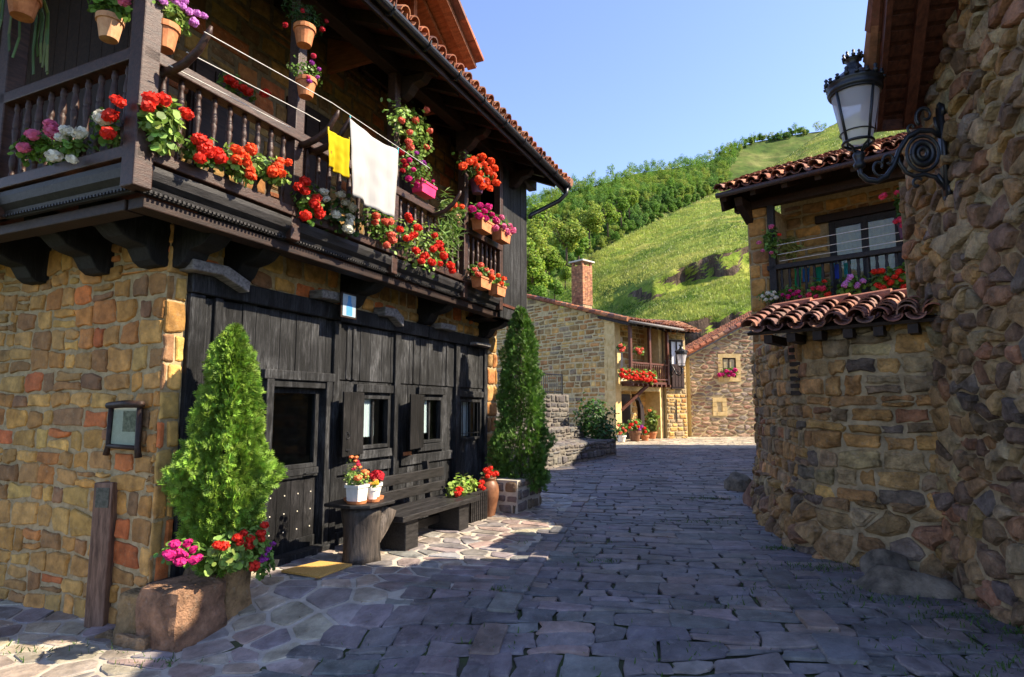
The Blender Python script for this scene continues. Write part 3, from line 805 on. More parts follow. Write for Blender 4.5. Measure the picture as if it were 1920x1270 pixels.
    for a, c in zip(posts[:-1], posts[1:]):
        n = round((c - a) / 0.158) - 1
        for q in range(1, n + 1):
            o = link_mesh('baluster', bm, bal); o.location = (BX + .005, lerp(a, c, q / (n + 1)), 3.515); o.rotation_euler = (0, 0, random.uniform(0, 3))
    for a, c, n in ((BX, -1.12, 10), (-1.12, -2.7, 9)):
        for q in range(1, n + 1):
            o = link_mesh('baluster', bm, bal); o.location = (lerp(a, c, q / (n + 1)), BY0 - .01, 3.515)
    # joists and carved corbels under the balcony
    def corb(fn, w0, w1, ln, name='corbel'):
        pts = [(-0.4, 2.84), (0.0, 2.84), (0.10, 2.84), (0.16, 2.88), (0.22, 2.98), (0.34, 3.0), (0.42, 3.03), (0.5, 3.10), (ln - .02, 3.12), (ln, 3.2), (ln, 3.295), (-0.4, 3.295)]
        MB().prism(pts, fn, w0, w1, 0, (.35, .35, .35)).build(name, M['blackwood'], H, bevel=0.012)
    for y in (-1.2, -0.62, 1.10, 2.82, 4.8):
        corb(lambda a, z, h: (a, h, z), y - 0.11, y + 0.11, 0.60)
    for x in (-0.14, -0.9, -1.9, -2.9):
        corb(lambda a, z, h: (h, CY - a, z), x - 0.13, x + 0.13, 0.64)
    MB().box(0.42, 0.60, BY0 + .1, 5.2, 3.10, 3.19, 0, (.4, .4, .4)).build('bearer', M['darkwood'], H, bevel=0.01)
    MB().box(-4.2, 0.40, BY0 + .09, BY0 + .25, 3.10, 3.19, 0, (.4, .4, .4)).build('bearer', M['darkwood'], H, bevel=0.01)
    # plank screen at the end of the balcony
    s = MB(); y = BY1 + .07
    while y < 5.3:
        w = random.uniform(0.11, 0.17); y1 = min(5.32, y + w); k = gcol(.5, .8); s.box(BX - .03, BX + random.uniform(0, .006), y + .003, y1 - .003, 3.10, 5.9, 0, k); y = y1
    s.box(-0.3, BX - .035, 5.29, 5.32, 3.1, 6.3, 0, (.5,) * 3); s.box(-0.3, BX - .035, BY1 + .07, 5.28, 3.1, 3.14, 0, (.4,) * 3)
    s.build('plank_screen', M['blackwood'], H, bevel=0.003)
    # clothes-line arms: curved horns bolted to posts
    for y, up in ((BY0 + .13, 1), (-0.53, 1), (-0.36, 1), (1.9, .9)):
        pts = [(BX + .02, y, 4.17), (BX + .12, y, 4.16), (BX + .24, y + .02, 4.20), (BX + .36, y + .04, 4.29), (BX + .45, y + .05, 4.42), (BX + .47, y + .05, 4.46)]
        MB().tube(pts, [.034, .036, .033, .029, .024, .012], 10).build('line_arm', M['brownwood'], H, smooth=True)
    # roof -------------------------------------------------------
    YA, YB, SL = -5.2, 5.74, 0.42
    rz = lambda x: EZ + SL * (EX - x)
    rf = MB()
    rf.add([(EX, YA, rz(EX)), (EX, YB, rz(EX)), (-3.2, YB, rz(-3.2)), (-3.2, YA, rz(-3.2)), (EX, YA, rz(EX) + .05), (EX, YB, rz(EX) + .05), (-3.2, YB, rz(-3.2) + .05), (-3.2, YA, rz(-3.2) + .05)], [(0, 1, 2, 3), (4, 7, 6, 5), (0, 4, 5, 1), (1, 5, 6, 2), (3, 2, 6, 7), (0, 3, 7, 4)], 1)
    rf.add([(-3.2, YA, rz(-3.2)), (-3.2, YB, rz(-3.2)), (-7.5, YB, rz(EX)), (-7.5, YA, rz(EX))], [(0, 1, 2, 3)], 1)
    cs, sn = 1 / math.hypot(1, SL), SL / math.hypot(1, SL)
    mpr = lambda x, y, h: (EX + .05 - y * cs + h * sn, x, EZ + .035 + y * sn + h * cs)
    tile_roof(rf, mpr, YA, YB, 1.4, 0.21, 0.4, 0.32, 0.09, P_TILE)
    # the verge course along the far gable
    for q in range(9):
        a, b2 = mpr(YB + .03, q * .32 - .06, .06), mpr(YB + .03, q * .32 + .34, .04)
        rf.tube([a, b2], [.095, .08], 8, 0, pick(P_TILE))
    roof = rf.build('roof', [M['tile'], M['redwood']], H)
    rt = MB()
    y = YA + .1
    while y < YB:
        rt.bar((EX - .02, y, rz(EX) - .065), (-0.4, y, rz(-.4) - .065), 0.10, 0.125); y += 0.52
    rt.build('rafter', M['darkwood'], roof)
    MB().box(BX - .08, BX + .08, YA + .2, YB - .1, 5.74, 5.93).build('wall_plate', M['darkwood'], roof, bevel=.01)
    fa = MB().box(EX + .0, EX + .03, YA, YB, EZ - .12, EZ + .03); fa.build('fascia', M['darkwood'], roof)
    g = MB(); npt = 9; vs = []; yy = np.linspace(YA, YB, 40)
    for y in yy:
        for q in range(npt):
            t = math.pi * q / (npt - 1); vs.append((EX + .09 - .06 * math.cos(t), y, EZ - 0.0 - .06 * math.sin(t)))
    g.add(vs, [(i * npt + q, i * npt + q + 1, (i + 1) * npt + q + 1, (i + 1) * npt + q) for i in range(len(yy) - 1) for q in range(npt - 1)])
    for y in np.arange(YA + .3, YB, .7): g.tube([(EX + .03, y, EZ - .03), (EX + .06, y, EZ - .075), (EX + .10, y, EZ - .085), (EX + .155, y, EZ - .03), (EX + .165, y, EZ + .02)], .012, 5)
    g.build('gutter', M['iron'], roof)
    MB().tube([(EX + .09, YB - .12, EZ - .05), (EX + .08, YB - .12, EZ - .17), (EX - .05, YB - .15, EZ - .3), (BX + .06, 5.42, EZ - .55), (BX + .04, 5.37, EZ - .62), (BX + .04, 5.37, 3.0)][:5], .042, 10).build('downpipe', M['iron'], roof, smooth=True)
    # wavy lead under the first tiles and carved brackets
    for y in (1.2, 2.87, 4.6):
        pts = [(-.1, 5.45), (.08, 5.45), (.16, 5.5), (.24, 5.6), (.36, 5.62), (.44, 5.72), (-.1, 5.74)]
        MB().prism(pts, lambda a, z, h: (BX + a, h, z), y - .07, y + .07).build('eave_bracket', M['darkwood'], roof, bevel=.01)
    # dormer
    dm = MB(); x = 0.45; yc, zp, zb = 1.75, 7.35, 6.0
    for sg in (-1, 1):
        dm.bar((x, yc, zp), (x, yc + sg * 1.0, zp - 0.60), .06, .2, (1, 0, 0), 1)
        dm.bar((x + .35, yc, zp + .04), (x + .35, yc + sg * 1.1, zp - .62), .05, .14, (1, 0, 0), 1)
        dm.add([(x + .4, yc, zp + .1), (x + .4, yc + sg * 1.12, zp - .57), (-2.2, yc + sg * 1.12, zp - .57), (-2.2, yc, zp + .1), (x + .4, yc, zp + .15), (x + .4, yc + sg * 1.12, zp - .52), (-2.2, yc + sg * 1.12, zp - .52), (-2.2, yc, zp + .15)], [(0, 1, 2, 3), (4, 5, 6, 7), (0, 1, 5, 4), (1, 2, 6, 5)], 1)
        for q in range(4):
            c = (x + .42, yc + sg * (1.42 * (q + .5) / 4), zp + .15 - .87 * (q + .5) / 4)
            dm.bar((x + .45, yc + sg * 1.12 * q / 4, zp + .17 - .67 * q / 4), (x + .45, yc + sg * 1.12 * (q + 1.06) / 4, zp + .17 - .67 * (q + 1.06) / 4), .16, .05, (0, 0, 1), 0, pick(P_TILE))
        dm.box(x - .05, x + .05, yc + sg * .75 - .05, yc + sg * .75 + .05, 6.0, zp - .5, 1)
        dm.box(-1.6, x - .06, yc + sg * .75 - .03, yc + sg * .75 + .03, 5.95, zp - .5, 1)
    dm.box(x - .05, x + .05, yc - .699, yc + .699, 6.62, 6.76, 1); dm.box(x - .04, x + .04, yc - .04, yc + .04, 6.77, zp - .1, 1)
    dm.box(x - .3, x - .25, yc - .7, yc + .7, 5.9, 6.85, 2)
    dm.build('dormer', [M['tile'], M['orangewood'], M['darkwood']], roof)
    return bal
build_house()

# ------------------------------------------------------------------ right-hand side
NDIR = Vector((0.235, 0.972, 0)).normalized()
NW = Fr(3.74, 4.78, 0, -13.6)   # x = into the house (right), y = along the wall away from the camera
def build_near_house():
    H = frthing(NW, 'rubble_house', 'rough rubble stone house wall under a red-brown wooden eave, nearest on the lane', 'house')
    mb = MB()
    def mp(s, t, h):
        u = 0.05 * noise.noise((s * 0.8, t * 0.8, 3.3)) + 0.03 * noise.noise((s * 2.1, t * 2.1, 1.3)) + 0.12 * sstep(1.0, -0.3, t)
        return (.10 - u - h, s, t)
    keep = lambda s, t: t < 5.3 - 0.7 * abs(s - .1)
    po = voronoi(-2.2, 1.62, -0.45, 6.2, 0.21, 0.145, 0.5, keep, 0.27)
    stones(mb, po, mp, 0.034, 0.042, P_RUB, 0, 1, 0.10, 0.014, 0.22, 0.018, 0.6, .09)
    sheet(mb, -2.2, 1.62, -0.5, 6.2, mp, 0.12, 0.12, 1, keep=lambda s, t: t < 5.4 - 0.7 * abs(s - .1))
    # far end of the wall turning away from the lane
    mpe = lambda s, t, h: (s + .02, 1.60 + h + 0.02 * noise.noise((s * 2, t * 2, 9)), t)
    po = voronoi(0, 3.0, -0.3, 3.6, 0.24, 0.17, 0.45, None, 0.08)
    stones(mb, po, mpe, 0.045, 0.05, P_RUB, 0, 1, 0.5, 0.03, 0.1, 0.01)
    sheet(mb, 0, 4.0, -0.4, 4.0, mpe, 0.3, 0.3, 1)
    mb.add([(0.05, -2.2, -0.5), (5, -2.2, -0.5), (5, -2.2, 3.3), (0.12, -2.2, 3.3)], [(0, 1, 2, 3)], 1)
    mb.add([(5, -2.2, -0.5), (5, 1.6, -0.5), (5, 1.6, 4.0), (5, 0.4, 5.0), (5, -2.2, 3.3)], [(0, 1, 2, 3, 4)], 1)
    mb.build('stone_wall', [M['rubble'], M['mortar_dark']], H)
    # roof falling away from the camera: its verge hangs over the lane
    E1 = NW.loc(Vector((3.68, 5.94, 4.5))); E2 = NW.loc(Vector((3.30, 5.07, 5.2)))
    d = (E2 - E1); d = d / abs(d.y)
    top = E1 + d * 1.35
    rf = MB()
    q = [E1, top, Vector((5.5, top.y, top.z)), Vector((5.5, E1.y, E1.z))]
    lo = [tuple(p) for p in q]; hi = [(p.x, p.y, p.z + .06) for p in q]
    rf.add(lo + hi, [(0, 1, 2, 3), (7, 6, 5, 4), (0, 4, 5, 1), (1, 5, 6, 2), (3, 2, 6, 7), (0, 3, 7, 4)], 1)
    b2 = Vector((top.x - .3, top.y - 2.9, top.z - 0.9))
    rf.add([(.2, top.y, top.z), (5.5, top.y, top.z), (5.5, b2.y, b2.z), (.2, b2.y, b2.z)], [(0, 1, 2, 3)], 1)
    ln = (top - E1).length; dy = (top - E1) / ln; nx = Vector((1, 0, 0)); nn = nx.cross(dy).normalized()
    if nn.z < 0: nn = -nn
    mpr = lambda x, y, h: tuple(E1 + Vector((x + y * 0.0, 0, 0)) + dy * y + nn * (h + .06))
    tile_roof(rf, mpr, 0.05, 1.5, ln, 0.2, 0.38, 0.3, 0.085, P_TILE)
    for k in range(int(ln / .3)):
        a, b = mpr(-.03, k * .3, .03), mpr(-.03, k * .3 + .36, .015); rf.tube([a, b], [.09, .075], 8, 0, pick(P_TILE))
    roof = rf.build('roof', [M['tile'], M['redwood']], H)
    rt = MB()
    for off, w in ((0.03, .05), (0.30, .09), (0.62, .09)):
        a = E1 + Vector((off, 0, -.08)); b = top + Vector((off, 0, -.08)); rt.bar(a, b, w, .16 if off < .1 else .12)
    for k in range(12):
        p = E1 + (top - E1) * (k / 12) + Vector((0, 0, -.012)); rt.bar(p + Vector((.05, 0, 0)), p + Vector((1.2, 0, 0)), .10, .02, nn)
    rt.bar(E1 + Vector((-.02, 0, -.02)), E1 + Vector((0.9, .02, -.02)), .04, .2)
    rt.build('rafter', M['redwood'], roof, bevel=.005)
build_near_house()

CA = Fr(3.35, 6.52, 0, -42.5)     # canopy over the rounded wall: x along its eave, y inwards
def build_annex():
    H = frthing(CA, 'stone_annexe', 'rounded stone annexe wall under a small canopy of barrel tiles', 'annexe')
    path = [Vector(p) for p in ((4.35, 11.0, 0), (3.80, 9.3, 0), (3.50, 7.9, 0), (3.40, 7.25, 0), (3.40, 6.95, 0), (3.50, 6.67, 0), (3.80, 6.39, 0), (4.12, 6.09, 0), (4.5, 5.74, 0))]
    # resample into a smooth curve
    pts = []
    for i in range(len(path) - 1):
        p0, p1, p2, p3 = path[max(i - 1, 0)], path[i], path[i + 1], path[min(i + 2, len(path) - 1)]
        for k in range(8):
            t = k / 8
            pts.append(0.5 * ((2 * p1) + (p2 - p0) * t + (2 * p0 - 5 * p1 + 4 * p2 - p3) * t * t + (3 * p1 - p0 - 3 * p2 + p3) * t ** 3))
    pts.append(path[-1])
    cum = [0]
    for a, b in zip(pts[:-1], pts[1:]): cum.append(cum[-1] + (b - a).length)
    T = cum[-1]; cum = np.array(cum)
    X = np.array([p.x for p in pts]); Y = np.array([p.y for p in pts])
    def mp(s, t, h):
        x, y = np.interp(s, cum, X), np.interp(s, cum, Y)
        e = 0.12; x1, y1 = np.interp(min(s + e, T), cum, X), np.interp(min(s + e, T), cum, Y); x0, y0 = np.interp(max(s - e, 0), cum, X), np.interp(max(s - e, 0), cum, Y)
        d = Vector((x1 - x0, y1 - y0, 0)).normalized(); n = Vector((d.y, -d.x, 0))
        k = h + 0.16 * sstep(0.9, -0.2, t) + 0.025 * noise.noise((s * 1.5, t * 1.5, 5))
        w = Vector((x, y, t)) + n * k
        return CA.loc(w)
    global ANNEX_MP, ANNEX_T
    ANNEX_MP, ANNEX_T = mp, T
    mb = MB()
    po = coursed(0, T, 0.62, 2.52, (0.11, 0.22), (0.16, 0.42), 0.05, 0.018, 0.15)
    stones(mb, po, mp, 0.028, 0.030, P_ANNEX, 0, 1, 0.14, 0.014, 0.12, 0.012, .6, .15)
    po = voronoi(0, T, -0.2, 0.66, 0.30, 0.22, 0.45, None, 0.1)
    stones(mb, po, mp, 0.02, 0.06, P_RUB + P_ANNEX[2:4], 0, 1, 0.3, 0.03, 0.18, 0.02, 0.6, .15)
    sheet(mb, 0, T, -0.4, 2.55, mp, 0.12, 0.2, 1)
    # closing slab behind the canopy, out of sight
    mb.box(-.6, 4, 1.05, 3.2, 2.45, 2.6, 1); mb.box(-.6, 1.4, 1.0, 1.06, 2.3, 2.93, 1)
    mb.build('stone_wall', [M['rubble'], M['mortar_dark']], H)
    rf = MB(); sl = math.atan2(0.34, 1.0); cs, sn = math.cos(sl), math.sin(sl)
    mpr = lambda x, y, h: (x, -0.05 + y * cs - h * sn, 2.44 + y * sn + h * cs)
    tile_roof(rf, mpr, -0.80, 0.98, 1.05, 0.215, 0.24, 0.165, 0.092, P_TILEDK, jit=.018)
    rf.add([mpr(-.82, 0.02, -.02), mpr(1.05, 0.02, -.02), mpr(1.05, 1.2, -.02), mpr(-.82, 1.2, -.02), mpr(-.82, 0.02, .015), mpr(1.05, 0.02, .015), mpr(1.05, 1.2, .015), mpr(-.82, 1.2, .015)], [(0, 1, 2, 3), (7, 6, 5, 4), (0, 4, 5, 1), (1, 5, 6, 2), (3, 2, 6, 7), (0, 3, 7, 4)], 1)
    can = rf.build('canopy_roof', [M['tile'], M['darkwood']], H)
    x = -0.86
    for k in range(5):
        m_ = MB().tube([mpr(x, 1.10, .07), mpr(x + .47, 1.10, .085)], [.072, .088], 12, 0, pick([(0.42, 0.16, 0.09), (0.36, 0.13, 0.08)])); m_.build('ridge_tile', M['tile'], can); x += 0.43
    rt = MB()
    for xx in (-.6, -.35, -.08, .22, .5, .8): rt.box(xx - .045, xx + .045, .0, .5, 2.33, 2.425)
    rt.build('beam_end', M['darkwood'], can)
    sl_ = MB()
    for k in range(7): sl_.box(-.56, -.28, .55, .6, 1.75 + k * .085, 1.80 + k * .085)
    sl_.build('louvre', M['darkwood'], H)
    MB().tube([mpr(1.02, .15, .02), mpr(1.06, .5, .06), mpr(1.08, .9, .08), mpr(1.06, 1.15, .1)], [.05, .11, .13, .08], 10, 0, (.35, .34, .32)).build('mortar_flashing', M['rubble'], can)
build_annex()

BH2 = Fr(4.54, 11.5, 0, -42.5)     # balcony house: x along the balcony, y inwards
def build_balcony_house():
    H = frthing(BH2, 'balcony_house', 'stone house with a black-railed balcony full of red and pink geraniums', 'house')
    mb = MB()
    mpf = lambda s, t, h: (s, -h, t)
    po = coursed(0, 0.40, -0.1, 5.5, (0.22, 0.36), (0.3, 0.5), 0.02, 0.012, 0.0)
    stones(mb, po, mpf, 0.03, 0.03, P_WARM, 0, 1, 0.2, 0.02, 0.03, 0.006); sheet(mb, 0, .42, -.1, 5.5, mpf, .2, .4, 1)
    mpb = lambda s, t, h: (s, 1.0 - h, t)
    k = lambda s, t: not (1.15 < s < 2.6 and t < 5.15)
    po = coursed(0.3, 4.2, 3.2, 5.6, (0.14, 0.24), (0.2, 0.5), 0.04, 0.014, 0.1, k)
    stones(mb, po, mpb, 0.035, 0.025, P_WARM, 0, 1, 0.2, 0.02, 0.04, 0.006); sheet(mb, .3, 4.2, 3.1, 5.8, mpb, .3, .3, 1)
    mb.box(.42, 4.2, 0.03, .3, -.1, 3.1, 1); mb.box(0.02, 0.40, .02, 5, -.1, 5.4, 1); mb.box(0.3, 4.2, 1.05, 5, 5.3, 5.5, 1); mb.box(4.2, 4.4, 0.1, 5, -.1, 5.6, 1)
    mb.build('stone_wall', [M['stone'], M['mortar']], H)
    b = MB().box(.40, 4.2, -.05, 1.0, 3.08, 3.2); bal = b.build('balcony', M['darkwood'], H)
    MB().box(.36, 4.2, -.10, .02, 4.13, 4.22).build('top_rail', M['benchwood'], bal, bevel=.01)
    MB().box(.36, 4.2, -.09, .01, 3.25, 3.33).build('bottom_rail', M['benchwood'], bal)
    for x in (.46, 2.85): MB().box(x - .06, x + .06, -.1, .02, 3.1, 5.45).build('post', M['benchwood'], bal, bevel=.01)
    bm = MB().lathe([(.026, 0), (.026, .08), (.018, .1), (.03, .2), (.03, .3), (.02, .34), (.03, .38), (.03, .42), (.02, .46), (.03, .6), (.02, .7), (.026, .74), (.026, .8)], 8).mesh('baluster', M['benchwood'], True)
    for q in range(26):
        if abs(.6 + q * .14 - 2.85) > .08:
            o = link_mesh('baluster', bm, bal); o.location = (.6 + q * .14, -.04, 3.33)
    d = MB()
    for x in (1.18, 1.72, 2.26): d.box(x, x + .11, .93, 1.0, 3.2, 5.12)
    d.box(1.291, 1.719, .94, 1.0, 5.0, 5.12); d.box(1.831, 2.259, .94, 1.0, 5.0, 5.12); d.box(1.291, 1.719, .95, 1.0, 3.2, 3.9); d.box(1.831, 2.259, .95, 1.0, 3.2, 3.9)
    door = d.build('balcony_door', M['benchwood'], H, bevel=.004)
    for x in (1.29, 1.83): MB().box(x, x + .43, .965, .97, 3.9, 5.0).build('pane', M['glass'], door)
    for x in (1.29, 1.83):
        c = MB(); c.add([(x + .43 * q / 12, .99 + .008 * (q % 2), z) for q in range(13) for z in (3.9, 5.0)], [(2 * q, 2 * q + 1, 2 * q + 3, 2 * q + 2) for q in range(12)])
        c.build('curtain', col_mat('cream_curtain', (.62, .50, .22)), door)
    MB().box(.95, 2.75, .90, .99, 5.13, 5.28).build('lintel', M['darkwood'], H, bevel=.01)
    rf = MB(); sl = math.atan(.42); cs, sn = math.cos(sl), math.sin(sl)
    mpr = lambda x, y, h: (x, -.70 + y * cs - h * sn, 5.60 + y * sn + h * cs)
    tile_roof(rf, mpr, -.24, 4.2, 3.6, .21, .42, .33, .092, P_TILE, jit=.025)
    rf.add([mpr(-.28, 0, -.06), mpr(4.3, 0, -.06), mpr(4.3, 4, -.06), mpr(-.28, 4, -.06), mpr(-.28, 0, .0), mpr(4.3, 0, .0), mpr(4.3, 4, .0), mpr(-.28, 4, .0)], [(0, 1, 2, 3), (7, 6, 5, 4), (0, 4, 5, 1), (1, 5, 6, 2), (3, 2, 6, 7), (0, 3, 7, 4)], 1)
    rf.box(-.2, 4.2, .032, .06, 5.47, 5.85, 1)
    rf.add([mpr(-.28, 4, -.06), mpr(4.3, 4, -.06), (4.3, 6, 5.2), (-.45, 6, 5.2)], [(0, 1, 2, 3)], 1)
    roof = rf.build('roof', [M['tile'], M['darkwood']], H)
    gt = MB().tube([(-.28, -.74, 5.55), (4.3, -.74, 5.55)], .05, 10); gt.build('gutter', M['brownwood'], roof, smooth=True)
    ra = MB()
    for q in range(9): ra.bar((-.18 + q * .55, -.66, 5.50), (-.18 + q * .55, .95, 6.1), .1, .12)
    ra.box(-.2, 4.2, -.12, .03, 5.36, 5.5); ra.bar((-.24, -.6, 5.45), (-.24, 1.6, 6.3), .05, .35)
    ra.prism([(0, 5.1), (0, 5.5), (-.55, 5.5), (-.5, 5.36)], lambda a, z, h: (h, a, z), -.02, .12)
    ra.build('rafter', M['darkwood'], roof)
    rw = MB(); cs_ = [BH2.loc(Vector(p)) for p in ((11.0, 12.2, 0), (17, 12.2, 0), (17, 26, 0), (11.0, 26, 0))]  # unseen block added behind the house to shade the lane and terrace
    for i in range(4):
        a, b_ = cs_[i], cs_[(i + 1) % 4]; rw.add([(a.x, a.y, -.1), (b_.x, b_.y, -.1), (b_.x, b_.y, 8.2), (a.x, a.y, 8.2)], [(0, 1, 2, 3)], 0)
    m0, m1 = (cs_[0] + cs_[1]) / 2, (cs_[2] + cs_[3]) / 2
    rw.add([(cs_[0].x, cs_[0].y, 8.2), (cs_[3].x, cs_[3].y, 8.2), (m1.x, m1.y, 10), (m0.x, m0.y, 10), (cs_[1].x, cs_[1].y, 8.2), (cs_[2].x, cs_[2].y, 8.2)], [(0, 1, 2, 3), (3, 2, 5, 4), (0, 3, 4), (1, 5, 2)], 1, (.3, .12, .06))
    po = coursed(0, 13.8, -.1, 8.1, (.2, .36), (.3, .7), .06, .02, .15)
    stones(rw, po, lambda s, t, h: tuple(BH2.loc(Vector((11 - h, 12.2 + s, t)))), .05, .03, P_WARM, 2, 0, .15, .02)
    rw.build('unseen_shade_block', [M['mortar'], M['tile'], M['farstone']], H)
build_balcony_house()

# street lanterns ------------------------------------------------
def make_lantern():
    t = thing('wall_lantern', None, 'street lamp')
    # local: x = out from the wall, z up, origin at the foot of the wall plate
    b = MB()
    b.box(0, .04, -.045, .045, 0, .84); b.box(0, .03, -.07, .07, .02, .10); b.box(0, .03, -.07, .07, .74, .82)
    for z in (.84, .0): b.lathe([(.0, -.03), (.03, -.015), (.03, .01), (.0, .04)], 8, (.02, 0, z))
    def arc(cx, cz, r0, r1, a0, a1, rad, n=22):
        return [(cx + lerp(r0, r1, i / n) * math.cos(lerp(a0, a1, i / n)), 0, cz + lerp(r0, r1, i / n) * math.sin(lerp(a0, a1, i / n))) for i in range(n + 1)]
    main = [(.02, 0, .08), (.06, 0, .16), (.10, 0, .22)]
    b.tube(main, [.03, .028, .024], 8)
    b.tube([(.03, 0, .56), (.12, 0, .62), (.24, 0, .63), (.36, 0, .58), (.45, 0, .47), (.52, 0, .33), (.60, 0, .24), (.70, 0, .20), (.80, 0, .22), (.86, 0, .28), (.865, 0, .36)], [.022, .024, .026, .026, .026, .026, .027, .028, .028, .026, .03], 10)
    b.tube([(.05, 0, .12), (.12, 0, .20), (.22, 0, .23), (.32, 0, .22), (.40, 0, .26), (.46, 0, .36), (.46, 0, .42)], [.024, .022, .02, .02, .02, .018, .012], 8)
    b.tube(arc(.22, .42, .16, .16, 0, 2 * math.pi, .016), .017, 8, cap=False)
    b.tube(arc(.22, .42, .10, .10, 0, 2 * math.pi, .03), .03, 8, cap=False)
    b.tube(arc(.22, .42, .05, .05, 0, 2 * math.pi, .03), .026, 8, cap=False)
    b.tube(arc(.17, .76, .10, .025, -.9, 5.2, .015), [.02] * 12 + [.014] * 11, 8)
    b.tube([(.04, 0, .58), (.07, 0, .67), (.08, 0, .74)], .016, 8)
    b.tube(arc(.31, .66, .06, .015, -2.4, 3.2, .014), .013, 8)
    b.tube(arc(.56, .38, .07, .02, -.2, 5.6, .014), .013, 8)
    b.tube(arc(.66, .33, .085, .02, -1.9, 3.6, .014), .014, 8)
    b.tube(arc(.30, .15, .06, .015, 2.6, -2.4, .014), .013, 8)
    for q in (0, 1, 2, 3): b.lathe([(.0, -.018), (.02, 0), (.0, .018)], 6, (.22 + .155 * math.cos(q * 1.57 + .8), 0, .42 + .155 * math.sin(q * 1.57 + .8)))
    b.v = [(x * .83, y, z * 1.06) for x, y, z in b.v]; br = b.build('bracket', M['iron'], t, smooth=True)
    cx = .718
    f = MB()
    f.lathe([(.02, .34), (.05, .36), (.055, .39), (.035, .42), (.05, .46), (.055, .49), (.03, .52)], 12, (cx, 0, 0))
    for k in range(4):
        a = k * math.pi / 2 + .5
        f.tube([(cx + .03 * math.cos(a), .03 * math.sin(a), .5), (cx + .07 * math.cos(a), .07 * math.sin(a), .56), (cx + .12 * math.cos(a), .12 * math.sin(a), .585), (cx + .122 * math.cos(a), .122 * math.sin(a), .62)], .011, 6)
        f.tube([(cx + .125 * math.cos(a), .125 * math.sin(a), .60), (cx + .215 * math.cos(a), .215 * math.sin(a), 1.10)], .013, 6)
    for z, r in ((.605, .13), (.70, .148), (1.09, .215)):
        f.tube([(cx + r * math.cos(q * math.pi / 12), r * math.sin(q * math.pi / 12), z) for q in range(25)], .014 if z < .65 or z > 1 else .007, 6, cap=False)
    f.build('frame', M['iron'], t, smooth=True)
    g = MB(); n = 24; vs = []
    for z, r in ((.61, .122), (1.09, .207)):
        for q in range(n): vs.append((cx + r * math.cos(2 * math.pi * q / n), r * math.sin(2 * math.pi * q / n), z))
    g.add(vs, [(q, (q + 1) % n, (q + 1) % n + n, q + n) for q in range(n)])
    g.build('glass', M['lampglass'], t, smooth=True)
    c = MB()
    c.lathe([(.215, 1.09), (.235, 1.10), (.24, 1.13), (.225, 1.15), (.245, 1.17), (.245, 1.20), (.20, 1.225), (.17, 1.26), (.12, 1.30), (.085, 1.32), (.075, 1.36), (.06, 1.38), (.05, 1.41), (.07, 1.43), (.075, 1.45)], 24, (cx, 0, 0))
    cap = c.build('cap', M['iron'], t, smooth=True)
    cr = MB()
    for k in range(18):
        a = 2 * math.pi * k / 18; big = k % 3 == 0
        x, y = cx + .245 * math.cos(a), .245 * math.sin(a); h = .09 if big else .055
        cr.lathe([(.02, 0), (.024, h * .3), (.01, h * .5), (.02, h * .75), (.0, h)], 6, (x, y, 1.19))
    for k in range(9):
        a = 2 * math.pi * k / 9
        cr.lathe([(.014, 0), (.02, .025), (.008, .04), (.015, .055), (.0, .075)], 6, (cx + .078 * math.cos(a), .078 * math.sin(a), 1.44))
    cr.build('crown', M['iron'], cap, smooth=True)
    return t
def copy_tree(o, parent=None):
    c = o.copy(); COL.objects.link(c)
    if parent: c.parent = parent
    for ch in list(o.children): copy_tree(ch, c)
    return c
lan = make_lantern()
lan.location = (3.99, 5.42, 3.50); lan.rotation_euler = (0, 0, math.atan2(.235, -.972))
tag(lan, 'large black iron lantern with cast crown on the nearest rubble wall', 'street lamp', group='iron wall lanterns')

# rocks at the foot of the walls
def rock(loc, sx, sy, sz, label, rot=0.0, mat='rock', seed=0, name='boulder'):
    import bmesh
    bm = bmesh.new(); bmesh.ops.create_icosphere(bm, subdivisions=4, radius=1)
    rr_ = random.Random(int(seed * 10)); cuts = []
    for _ in range(16):
        d = Vector((rr_.gauss(0, 1), rr_.gauss(0, 1), rr_.gauss(0, 1))).normalized(); cuts.append((d, rr_.uniform(.62, .92)))
    for v in bm.verts:
        p = v.co.copy()
        for d, o_ in cuts:
            e = p.dot(d) - o_
            if e > 0: p = p - d * e
        k = 1.12 + .14 * noise.noise(p * 1.2 + Vector((seed, 0, 0))) + .07 * noise.noise(p * 3.1 + Vector((seed, 5, 0))) + .04 * noise.noise(p * 8)
        q = p * k
        v.co = Vector((q.x * sx, q.y * sy, q.z * sz))
    me = bpy.data.meshes.new(name); bm.to_mesh(me); bm.free()
    me.materials.append(M[mat])
    for p in me.polygons: p.use_smooth = True
    o = link_mesh(name, me); o.location = loc; o.rotation_euler = (0, 0, rot)
    return tag(o, label, 'rock')
rock((3.62, 6.16, .06), .24, .17, .16, 'pale squarish boulder set at the foot of the annexe wall', .3, seed=1.3)
rock((3.42, 5.62, .0), .44, .26, .18, 'dark mossy boulder lying flat on the paving before the annexe wall', -.35, seed=4.4)
rock((4.05, 10.3, .1), .22, .35, .36, 'dark brown rock against the far end of the rounded wall', .2, 'redrock', 8.1)
rock((4.45, 12.3, .1), .22, .4, .3, 'low rock heaped at the foot of the balcony house corner', .1, 'rock', 2.2)

